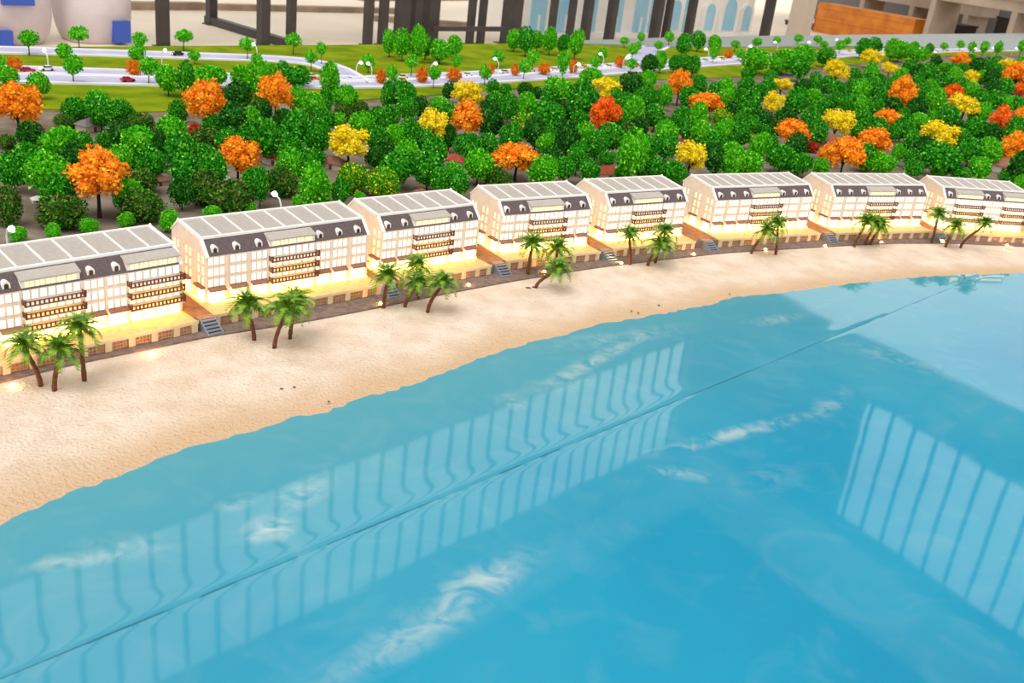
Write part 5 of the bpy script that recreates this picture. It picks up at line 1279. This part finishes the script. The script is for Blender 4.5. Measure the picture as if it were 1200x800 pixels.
# steps and passages in the gaps between the podiums
for i in range(7):
    x, y, a = BUILD[i]
    L_ = LENGTHS[i]
    x2, y2, a2 = BUILD[i + 1]
    ex, ey = x + L_ * math.cos(a), y + L_ * math.sin(a)
    mx_, my_ = (ex + x2) / 2, (ey + y2) / 2
    am = (a + a2) / 2
    gap = math.hypot(x2 - ex, y2 - ey)
    # shift towards the middle of the gap between the podiums
    root = empty('outdoor_staircase', (mx_ - 0.008 * math.cos(am), my_ - 0.008 * math.sin(am), 0), am)
    tag(root, 'grey steel steps between the %s and %s buildings' % (ORD[i], ORD[i + 1]), 'steps', 'steps down to the promenade')
    for k in range(5):
        obj('tread', MB().box(-0.018, 0.018, -0.082 - 0.0082 * (k + 1), -0.082 - 0.0082 * k - 0.0008, -0.0058 * (k + 1), -0.0058 * k - 0.0028), M_step, root)
    for s_ in (-0.0195, 0.0195):
        obj('stringer', MB().prism_u([(-0.08, -0.0285), (-0.08, -0.001), (-0.124, -0.026), (-0.124, -0.0285)][::-1], s_ - 0.0012, s_ + 0.0012), M_step, root)
    obj('landing', MB().box(-0.02, 0.02, -0.0815, -0.0605, -0.0285, -0.0012), M_store, root)
    pw = gap + 0.02
    tagp = structure('passage_floor_%d' % (i + 1), MB().box(-pw / 2, pw / 2, -0.061, 0.24, -0.0029, -0.0016), M_passage, 'brown passage paving between the %s and %s buildings' % (ORD[i], ORD[i + 1]), loc=(mx_, my_, 0), rotz=am)

# low brown garden fences behind the first two buildings
for i, (u0, u1) in ((0, (0.16, 0.42)), (1, (0.02, 0.2))):
    x, y, a = BUILD[i]
    root = empty('garden_fence', (x, y, -0.003), a)
    tag(root, 'low brown lattice fence behind the %s building' % ORD[i], 'fence', 'garden fences')
    v = V3 + 0.05
    n = int((u1 - u0) / 0.02)
    pm = MB().box(-0.0015, 0.0015, v - 0.0015, v + 0.0015, 0, 0.022).mesh('fence_post')
    for k in range(n + 1):
        link_mesh('fence_post', pm, M_rail, root, (u0 + (u1 - u0) * k / n, 0, 0))
    for z in (0.003, 0.0105, 0.018):
        obj('fence_rail', MB().box(u0, u1, v - 0.001, v + 0.001, z, z + 0.0026), M_awning, root)

# small lights set in the sand along the promenade
for i, (x, y) in enumerate(GROUND_LIGHTS):
    r = empty('ground_light', (x, y, -0.031))
    tag(r, GL_LABELS[i], 'light', 'amber lights along the sand edge')
    obj('socket', MB().tube([(0, 0, -0.004), (0, 0, 0.0015)], 0.0055, 10), M_store, r)
    mb = MB()
    mb.tube([(0, 0, 0.0012), (0, 0, 0.004), (0, 0, 0.0062), (0, 0, 0.0074)], [0.0042, 0.0042, 0.003, 0.0008], 10)
    obj('bulb', mb, M_led, r, smooth=True)

# ------------------------------------------------------------------ palms
def frond_mesh(seed):
    rr = random.Random(seed)
    mb = MB()
    n = 12
    droop = rr.uniform(0.85, 1.2)
    pts = []
    for k in range(n + 1):
        t = k / n
        pts.append(Vector((t * 0.95, 0, 0.40 * math.sin(t * 1.6) - droop * 0.6 * t ** 2.2)))
    mb.tube([tuple(q) for q in pts], [0.026 * (1 - 0.8 * k / n) for k in range(n + 1)], 4, caps=False)
    for k in range(1, n + 1):
        t = k / n
        d = (pts[min(k + 1, n)] - pts[k - 1]).normalized()
        ll = 0.34 * math.sin(math.pi * min(1, 0.22 + t * 0.66)) + 0.05
        for s_ in (-1, 1):
            side = Vector((0.75, s_ * 0.7, -0.18 + rr.uniform(-.12, .12))).normalized()
            p0 = pts[k]
            tip = p0 + side * ll * rr.uniform(.85, 1.15) + Vector((0.02, 0, -0.04))
            w = d * 0.055
            mb.poly([p0 - w, p0 + w, tip])
    return mb.mesh('frond')
FRONDS = [frond_mesh(s) for s in range(4)]
for i, (B3, C3) in enumerate(PALMS):
    B3, C3 = Vector(B3), Vector(C3)
    rr = random.Random(100 + i)
    root = empty('palm_tree', B3)
    tag(root, PALM_LABELS[i], 'palm tree', 'model palms along the beach')
    D = C3 - B3
    c1 = Vector((D.x * 0.15, D.y * 0.15, D.z * 0.5))
    c2 = Vector((D.x * 0.8, D.y * 0.8, D.z * 0.62))
    pts, rad = [], []
    for k in range(11):
        t = k / 10
        q = c1 * (3 * t * (1 - t) ** 2) + c2 * (3 * t * t * (1 - t)) + D * t ** 3
        pts.append(tuple(q + Vector((0, 0, -0.004 if k == 0 else 0))))
        rad.append((0.0052 - 0.0014 * t) * (1.0 + 0.12 * (k % 2)))
    obj('trunk', MB().tube(pts, rad, 7), M_palmbark, root, smooth=True)
    sz = 0.053 * rr.uniform(0.92, 1.08)
    nf = 21
    for k in range(nf):
        tier = k % 3
        o = link_mesh('frond', FRONDS[(k + i) % 4], M_frond, root, tuple(D + Vector((0, 0, -0.001))))
        yaw = 2 * math.pi * k / nf + rr.uniform(-.15, .15)
        pitch = (-0.85, -0.25, 0.4)[tier] + rr.uniform(-.12, .12)
        o.rotation_euler = (0, pitch, yaw)
        s_ = sz * rr.uniform(.85, 1.08) * (0.85 if tier == 0 else 1.0)
        o.scale = (s_, s_, s_)

# ------------------------------------------------------------------ trees
def ico(sub):
    t = (1 + 5 ** 0.5) / 2
    V = [Vector(v).normalized() for v in ((-1, t, 0), (1, t, 0), (-1, -t, 0), (1, -t, 0), (0, -1, t), (0, 1, t), (0, -1, -t), (0, 1, -t), (t, 0, -1), (t, 0, 1), (-t, 0, -1), (-t, 0, 1))]
    Fc = [(0, 11, 5), (0, 5, 1), (0, 1, 7), (0, 7, 10), (0, 10, 11), (1, 5, 9), (5, 11, 4), (11, 10, 2), (10, 7, 6), (7, 1, 8), (3, 9, 4), (3, 4, 2), (3, 2, 6), (3, 6, 8), (3, 8, 9), (4, 9, 5), (2, 4, 11), (6, 2, 10), (8, 6, 7), (9, 8, 1)]
    for _ in range(sub):
        cache, F2 = {}, []
        def mid(a, b):
            key = (min(a, b), max(a, b))
            if key not in cache:
                cache[key] = len(V)
                V.append(((V[a] + V[b]) / 2).normalized())
            return cache[key]
        for a, b, c_ in Fc:
            ab, bc, ca = mid(a, b), mid(b, c_), mid(c_, a)
            F2 += [(a, ab, ca), (b, bc, ab), (c_, ca, bc), (ab, bc, ca)]
        Fc = F2
    return V, Fc
ICO1, ICO2 = ico(1), ico(2)

def rand_dir(rr):
    z = rr.uniform(-1, 1)
    a = rr.uniform(0, 2 * math.pi)
    r = math.sqrt(1 - z * z)
    return Vector((r * math.cos(a), r * math.sin(a), z))

def tone_mesh(mb, name):
    """mesh with one random value per leaf, which the foliage materials turn into leaf colours"""
    me = mb.mesh(name)
    at = me.attributes.new('tone', 'FLOAT', 'FACE')
    tones = mb.tones + [0.5] * (len(mb.f) - len(mb.tones))
    at.data.foreach_set('value', tones)
    return me

def leaf(mb, rr, p, nrm, s):
    """one small folded leaf tuft: two triangles"""
    t = rand_dir(rr)
    a = nrm.cross(t)
    if a.length < 1e-3:
        a = nrm.orthogonal()
    a.normalize()
    d = (nrm * rr.uniform(0.25, 1.0) + a.cross(nrm) * rr.uniform(-1, 1) + Vector((0, 0, rr.uniform(-0.3, 0.4)))).normalized()
    tip = p + d * s
    mid_ = p + d * s * 0.5
    w = a * s * 0.42
    mb.poly([p, mid_ - w + nrm * s * 0.12, tip])
    mb.poly([p, tip, mid_ + w + nrm * s * 0.12])
    tn = rr.random()
    mb.tones += [rr.random() for _ in range(len(mb.f) - 2 - len(mb.tones))] + [tn, tn]

def dense_crown(seed, nleaf=1000, size=0.17, shape='round', rough=0.1):
    rr = random.Random(seed)
    mb = MB()
    lob = [(rand_dir(rr), rr.uniform(0.08, 0.2)) for _ in range(9)]
    def radius(d):
        r = 0.82
        for c_, h in lob:
            k = d.dot(c_)
            if k > 0.55:
                r += h * (k - 0.55) / 0.45
        if shape == 'cone':
            r *= 1.0 - 0.28 * max(0, d.z)
        if shape == 'egg':
            r *= 1.0 - 0.12 * d.z
        if d.z < -0.45:
            r *= 1.0 - 0.35 * (-0.45 - d.z)
        return r
    V, Fc = ICO2
    mb.faces([v * (radius(v) * 0.76 * rr.uniform(0.92, 1.08)) for v in V], Fc)
    for _ in range(nleaf):
        d = rand_dir(rr)
        p = d * radius(d) * rr.uniform(0.72, 1.02)
        leaf(mb, rr, p, d, size * rr.uniform(0.7, 1.3))
    return tone_mesh(mb, 'crown')

def clump_crown(seed, nclump=13, nleaf=110, size=0.15, cr=(0.3, 0.42)):
    rr = random.Random(seed)
    mb = MB()
    V, Fc = ICO2
    cen = []
    tries = 0
    while len(cen) < nclump and tries < 500:
        tries += 1
        d = rand_dir(rr)
        if d.z < -0.72:
            continue
        c_ = d * rr.uniform(0.5, 0.72)
        if all((c_ - q).length > 0.36 for q, _ in cen):
            cen.append((c_, rr.uniform(*cr)))
    cen.append((Vector((0, 0, 0.1)), 0.5))
    for c_, r in cen:
        mb.faces([c_ + v * r * 0.66 * rr.uniform(0.78, 1.2) for v in V], Fc)
        for _ in range(nleaf):
            d = rand_dir(rr)
            leaf(mb, rr, c_ + d * r * rr.uniform(0.66, 1.02), d, size * rr.uniform(0.6, 1.25))
    return tone_mesh(mb, 'crown')

CR = {
    'dense': [dense_crown(s, 1500, 0.17, sh) for s, sh in ((1, 'round'), (2, 'egg'), (3, 'cone'), (4, 'round'), (5, 'egg'))],
    'fine': [dense_crown(s, 1700, 0.14, sh) for s, sh in ((11, 'round'), (12, 'egg'), (13, 'round'))],
    'clump': [clump_crown(s) for s in (21, 22, 23, 24)],
    'pom': [clump_crown(s, 15, 85, 0.13, (0.22, 0.32)) for s in (31, 32, 33)],
    'young': [dense_crown(s, 420, 0.26, 'cone') for s in (41, 42)],
}
def trunk_mesh(branches):
    mb = MB()
    mb.tube([(0, 0, -0.02), (0.01, 0, 0.35), (-0.01, 0.01, 0.75), (0, 0, 1.0)], [1.25, 1.0, 0.9, 0.7] if False else [0.075, 0.055, 0.05, 0.04], 6)
    if branches:
        rr = random.Random(5)
        for k in range(5):
            a = k * 1.26 + 0.3
            mb.tube([(0, 0, 0.62 + 0.05 * k), (0.16 * math.cos(a), 0.16 * math.sin(a), 0.86 + .05 * k), (0.36 * math.cos(a), 0.36 * math.sin(a), 1.15)], [0.035, 0.026, 0.012], 5)
    return mb.mesh('trunk')
TRUNK, TRUNK_B = trunk_mesh(False), trunk_mesh(True)
NAME = {'o': 'orange_tree', 'r': 'red_orange_tree', 'y': 'yellow_tree', 'v': 'olive_shrub', 'u': 'round_bush', 'so': 'orange_shrub', 'sr': 'rust_shrub', 's': 'young_tree', 'w': 'flecked_tree'}
GROUP = {'o': 'orange autumn trees', 'r': 'orange autumn trees', 'y': 'yellow trees', 'v': 'olive shrubs behind the buildings', 'u': 'small bushes behind the roofs', 'so': 'small orange shrubs by the road', 'sr': 'rust shrubs', 's': 'young trees on the lawn', 'w': 'green trees of the park'}
SETS = {'o': 'clump', 'r': 'clump', 'y': 'pom', 's': 'young', 'so': 'young', 'sr': 'young', 'v': 'fine', 'w': 'fine', 'u': 'fine'}
def tree(i, x, y, rx, rz, hc, k, label):
    rr = random.Random(1000 + i)
    root = empty(NAME.get(k, 'green_tree'), (x, y, -0.003 if k not in ('s', 'so') else 0.0))
    tag(root, label, 'shrub' if k in ('v', 'u', 'so', 'sr') else 'tree', GROUP.get(k, 'green trees of the park'))
    st_ = CR[SETS.get(k, 'dense')]
    c_ = link_mesh('crown', st_[rr.randrange(len(st_))], LEAF[k], root, (0, 0, hc + 0.003), rr.uniform(0, 6.28), (rx * 1.12, rx * rr.uniform(1.05, 1.18), rz * 1.08))
    c_['kind'] = 'stuff'
    th = max(hc - rz * 0.35, 0.01)
    tw = min(th * 0.85, rx * 1.2) if k not in ('o', 'r', 'y') else rx * 1.15
    link_mesh('trunk', TRUNK_B if k in ('o', 'r', 'y') else TRUNK, M_trunk, root, (0, 0, 0), rr.uniform(0, 6), (tw, tw, th))
for i, t in enumerate(TREES):
    tree(i, *t)

# ------------------------------------------------------------------ cottages under the trees
ROOFS = {'brick': mat('brick_roof', srgb(168, 66, 44), 0.7, srgb(140, 50, 36), 120), 'brown': mat('brown_roof', srgb(150, 104, 80), 0.7, srgb(126, 84, 64), 120),
         'pale': mat('pale_roof', srgb(206, 202, 198), 0.7), 'grey': mat('grey_flat_roof', srgb(120, 116, 112), 0.7)}
M_hutwall = mat('hut_wall', srgb(186, 172, 158), 0.8)
for i, (x, y, w, c_) in enumerate(HUTS):
    a = (0.75, 0.35, -0.3, 1.1)[i % 4]
    root = empty('park_cottage', (x, y, -0.003), a)
    tag(root, HUT_LABELS[i], 'cottage', 'small cottages under the park trees')
    d, h = w * 0.7, w * 0.28
    obj('walls', MB().box(-w / 2, w / 2, -d / 2, d / 2, 0, h), M_hutwall, root)
    o_ = 0.06 * w
    X, Y = w / 2 + o_, d / 2 + o_
    rg = max(0.0, X - Y * 0.9)
    mb = MB()
    mb.faces([(-X, -Y, h), (X, -Y, h), (X, Y, h), (-X, Y, h), (-rg, 0, h + 0.26 * w), (rg, 0, h + 0.26 * w)],
             [(0, 1, 5, 4), (2, 3, 4, 5), (1, 2, 5), (3, 0, 4), (3, 2, 1, 0)])
    obj('roof', mb, ROOFS[c_], root)
    obj('door', MB().box(-0.07 * w, 0.07 * w, -d / 2 - 0.0015, -d / 2 + 0.001, 0, h * 0.75), M_rail, root)

# ------------------------------------------------------------------ street lamps and cars
M_lampwhite = mat('white_lamp_post', srgb(232, 234, 240), 0.5)
for i, (x, y) in enumerate(LAMPS):
    near = i >= 20
    h = 0.095 if not near else 0.085
    root = empty('street_lamp', (x, y, 0))
    tag(root, LAMP_LABELS[i], 'street lamp', 'street lamps of the model')
    a = HALL_ANGLE + math.pi / 2 + (math.pi if i % 2 else 0)
    dx, dy = math.cos(a), math.sin(a)
    pts = [(0, 0, -0.002), (0, 0, h * 0.7), (dx * 0.01, dy * 0.01, h * 0.93), (dx * 0.03, dy * 0.03, h)]
    obj('pole', MB().tube(pts, 0.0026, 6), M_lampwhite, root)
    hx, hy = dx * 0.038, dy * 0.038
    obj('lamp_head', MB().tube([(hx - dx * 0.012, hy - dy * 0.012, h), (hx, hy, h + 0.003), (hx + dx * 0.014, hy + dy * 0.014, h)], [0.005, 0.0095, 0.004], 8), M_bluelamp, root, smooth=True)
CARC = {'red': srgb(200, 26, 30), 'black': srgb(34, 36, 40), 'white': srgb(240, 236, 226), 'orange': srgb(240, 140, 30), 'yellow': srgb(248, 208, 90)}
M_tyre = mat('tyre_rubber', srgb(26, 26, 28), 0.8)
M_carglass = mat('car_glass', srgb(40, 48, 58), 0.15)
M_headlight = mat('car_headlight', srgb(255, 240, 200), 0.3, emit=(1, 0.82, 0.45, 1), strength=4.0)
def wheel_mesh():
    mb = MB()
    n = 10
    mb.faces([(0.006 * math.cos(2 * math.pi * k / n), 0, 0.006 * math.sin(2 * math.pi * k / n)) for k in range(n)] + [(0.006 * math.cos(2 * math.pi * k / n), 0.004, 0.006 * math.sin(2 * math.pi * k / n)) for k in range(n)],
             [tuple(range(n)), tuple(range(2 * n - 1, n - 1, -1))] + [(k, n + k, n + (k + 1) % n, (k + 1) % n) for k in range(n)])
    return mb.mesh('wheel')
WHEEL = wheel_mesh()
for i, (x, y, c_) in enumerate(CARS):
    root = empty('car', (x, y, 0.0058), HALL_ANGLE + (math.pi if i % 2 else 0))
    tag(root, CAR_LABELS[i], 'car', 'model cars on the roads')
    mc = mat('car_paint_' + c_, CARC[c_], 0.3)
    obj('body', MB().prism_v([(-0.034, 0.005), (0.034, 0.005), (0.035, 0.011), (0.031, 0.0145), (0.015, 0.016), (-0.03, 0.0165), (-0.035, 0.013)], -0.0135, 0.0135), mc, root)
    obj('cabin', MB().prism_v([(-0.026, 0.016), (0.014, 0.0158), (0.006, 0.0235), (-0.018, 0.024)], -0.0118, 0.0118), M_carglass, root)
    obj('car_roof', MB().box(-0.018, 0.006, -0.0112, 0.0112, 0.0236, 0.0252), mc, root)
    for wx in (-0.021, 0.021):
        for wy in (-0.0142, 0.0102):
            link_mesh('wheel', WHEEL, M_tyre, root, (wx, wy, 0.006))
    for wy in (-0.009, 0.009):
        obj('headlight', MB().box(0.0335, 0.0358, wy - 0.003, wy + 0.003, 0.009, 0.012), M_headlight, root)

# ------------------------------------------------------------------ hall beyond the table
def hall_box(name, s, t, w, d, z0, z1, m, label, cat, group=None):
    x, y = st(s, t)
    return tag(obj(name, MB().box(-w / 2, w / 2, -d / 2, d / 2, 0, z1 - z0), m, None, (x, y, z0), HALL_ANGLE), label, cat, group)
for i, (s, t, w, kind) in enumerate(POSTS):
    x, y = st(s, t)
    root = empty('steel_post', (x, y, -0.8), HALL_ANGLE)
    tag(root, POST_LABELS[i], 'post', 'dark steel posts behind the model')
    h = 2.9
    obj('shaft', MB().box(-w / 2, w / 2, -w / 2, w / 2, 0, h), M_post, root)
    obj('base_plate', MB().box(-w * 0.8, w * 0.8, -w * 0.8, w * 0.8, 0, 0.012), M_post, root)
    if kind == 'foot':
        obj('foot_bar', MB().box(-0.05, 0.05, -1.75, 0.1, 0.0, 0.1), M_post, root)
tag(obj('steel_beam', MB().box(-9.7, 18.7, 0, 0.24, 0, 0.3), M_post, None, st(0, 10.42) + (2.1,), HALL_ANGLE), 'long dark steel beam lying over the row of posts', 'beam')
# cross rail between two post clusters
tag(obj('cross_rail', MB().box(9.1, 10.8, -0.03, 0.03, 0, 0.06), M_post, None, st(0, 10.28) + (-0.585,), HALL_ANGLE), 'dark horizontal rail low between two clusters of posts', 'rail')

# neighbouring white display model with blue arched windows
M_plaster = mat('white_plaster', srgb(252, 248, 242), 0.7, srgb(242, 236, 228), 2)
M_blueglass = mat('blue_glass', srgb(150, 208, 236), 0.2, srgb(176, 220, 240), 2)
x, y = st(15.2, 11.3)
root = empty('arched_facade_model', (x, y, -0.8), HALL_ANGLE)
tag(root, 'white display model with rows of blue arched windows behind the posts', 'display model')
obj('walls', MB().box(-3.4, 3.35, 0.0, 1.2, 0, 0.78), M_plaster, root)
obj('plinth', MB().box(-3.5, 3.45, -0.12, 0.0, 0, 0.05), M_plaster, root)
def gable(u, w, h):
    mb = MB()
    mb.prism_v([(u - w / 2, 0.05), (u + w / 2, 0.05), (u + w / 2, h * 0.8), (u + w * 0.22, h * 0.93), (u, h), (u - w * 0.22, h * 0.93), (u - w / 2, h * 0.8)], -0.06, 0.02)
    g = obj('gable', mb, M_plaster, root)
    obj('arch_pane', MB().prism_v([(u + a_, 0.1 + b_) for a_, b_ in arch_pts(w * 0.56, h * 0.74, 10)], -0.075, -0.061), M_blueglass, g)
for u, w, h in ((1.75, 0.5, 0.66), (2.42, 0.72, 0.82), (3.05, 0.48, 0.64), (0.62, 0.5, 0.72)):
    gable(u, w, h)
for u in (-3.0, -2.35, -1.75, -1.05, -0.35, 0.1, 1.15):
    obj('blue_window', MB().box(u - 0.17, u + 0.17, -0.03, 0.01, 0.06, 0.74), M_blueglass, root)
    obj('window_post', MB().box(u - 0.02, u + 0.02, -0.05, -0.031, 0.06, 0.32), M_plaster, root)
# corner column of the hall
hall_box('corner_column', 18.62, 10.25, 0.34, 0.34, -0.8, 2.4, mat('beige_column', srgb(206, 190, 172), 0.8), 'beige corner column between the white model and the grey wall', 'column')

# wrapped plaster blocks at the far left
M_sack = mat('lilac_white_plaster', srgb(232, 222, 224), 0.8, srgb(204, 188, 190), 1.5)
M_blue = mat('blue_opening', srgb(58, 92, 190), 0.5)
def boulder(name, s, t, rx, ry, rz, seed, label, wins):
    rr = random.Random(seed)
    x, y = st(s, t)
    root = empty(name, (x, y, -0.8), HALL_ANGLE)
    tag(root, label, 'plaster block')
    V, Fc = ico(3)
    lob = [(rand_dir(rr), rr.uniform(-0.06, 0.1)) for _ in range(8)]
    vs2 = []
    for v in V:
        k = 1 + sum(h * max(0, v.dot(c_)) ** 2 for c_, h in lob)
        q = Vector((abs(v.x) ** 0.6 * (1 if v.x > 0 else -1), abs(v.y) ** 0.6 * (1 if v.y > 0 else -1), v.z)) * k
        vs2.append((q.x * rx, q.y * ry, max(0.0, q.z * rz + rz * 0.75)))
    mb = MB()
    mb.faces(vs2, Fc)
    obj('block', mb, M_sack, root, smooth=True)
    for (u, z, w, h) in wins:
        obj('blue_patch', MB().box(u - w / 2, u + w / 2, -ry * 1.12, -ry * 0.6, z, z + h), M_blue, root)
boulder('plaster_block', 3.75, 10.95, 0.62, 0.4, 0.52, 1, 'large rounded off-white plaster block with blue patches at the far left', [(0.02, 0.0, 0.2, 0.16), (0.2, 0.4, 0.3, 0.2)])
boulder('plaster_block', 4.86, 10.95, 0.36, 0.33, 0.6, 2, 'smaller lilac-white plaster block with a blue square opening', [(0.16, 0.03, 0.18, 0.22)])

# boards lying on the far floor
M_board = mat('grey_timber', srgb(176, 156, 130), 0.7, srgb(140, 120, 98), 3)
for i, (s, t, L_, w, h, a) in enumerate(BOARDS):
    x, y = st(s, t)
    tag(obj('timber_board', MB().box(-L_ / 2, L_ / 2, -w / 2, w / 2, 0, h), M_board, None, (x, y, -0.8), HALL_ANGLE + a), BOARD_LABELS[i], 'board', 'boards on the far floor')

# crates, bench and slabs against the right wall
def xyr(d, along):
    return (NR[0] * d + SR[0] * along, NR[1] * d + SR[1] * along)
RA = math.atan2(SR[1], SR[0])
M_orange = mat('orange_crate', srgb(232, 142, 30), 0.5, srgb(206, 112, 20), 3)
M_red = mat('red_panel', srgb(180, 50, 34), 0.5)
M_dark = mat('dark_wood', srgb(46, 34, 28), 0.6)
M_slab = mat('brown_grey_slab', srgb(196, 178, 158), 0.7, srgb(170, 152, 134), 1.5)
for (name, d, al, w, dp, z0, z1, m, lab, cat) in RIGHT_THINGS:
    x, y = xyr(d, al)
    r = empty(name, (x, y, z0), RA)
    tag(r, lab, cat)
    obj('body', MB().box(-w / 2, w / 2, -dp / 2, dp / 2, 0, z1 - z0), {'orange': M_orange, 'dark': M_dark, 'slab': M_slab, 'red': M_red}[m], r)
    if name == 'storage_crate':
        for zz in (0.12, 0.5, 0.88):
            obj('batten', MB().box(-w / 2 - 0.01, w / 2 + 0.01, -dp / 2 - 0.02, -dp / 2, (z1 - z0) * zz - 0.03, (z1 - z0) * zz + 0.03), M_orange, r)
        obj('red_end_panel', MB().box(-w / 2 - 0.03, -w / 2, -dp / 2, dp / 2, 0, (z1 - z0) * 0.8), M_red, r)
    elif name == 'long_bench':
        for xx in (-0.42, 0, 0.42):
            obj('leg', MB().box(xx * w - 0.06, xx * w + 0.06, -dp / 2, dp / 2, -0.8 - z0, 0), M_slab, r)
        obj('top_board', MB().box(-w / 2 - 0.05, w / 2 + 0.05, -dp / 2 - 0.05, dp / 2 + 0.05, z1 - z0, z1 - z0 + 0.05), M_slab, r)
    else:
        obj('lid', MB().box(-w / 2 - 0.02, w / 2 + 0.02, -dp / 2 - 0.02, dp / 2 + 0.02, z1 - z0, z1 - z0 + 0.04), M_dark, r)

# pebbles on the wet sand
M_peb = mat('dark_pebble', srgb(92, 72, 52), 0.8)
for i, (x, y, r_) in enumerate(PEBBLES):
    rr = random.Random(i)
    V, Fc = ICO1
    mb = MB()
    mb.faces([(v.x * r_ * 1.5 * rr.uniform(.85, 1.15), v.y * r_ * rr.uniform(.85, 1.15), v.z * r_ * 0.5) for v in V], Fc)
    tag(obj('pebble', mb, M_peb, None, (x, y, -0.0385 if i > 1 else -0.031), 0.6 * i), PEBBLE_LABELS[i], 'pebble', 'dark pebbles on the sand')
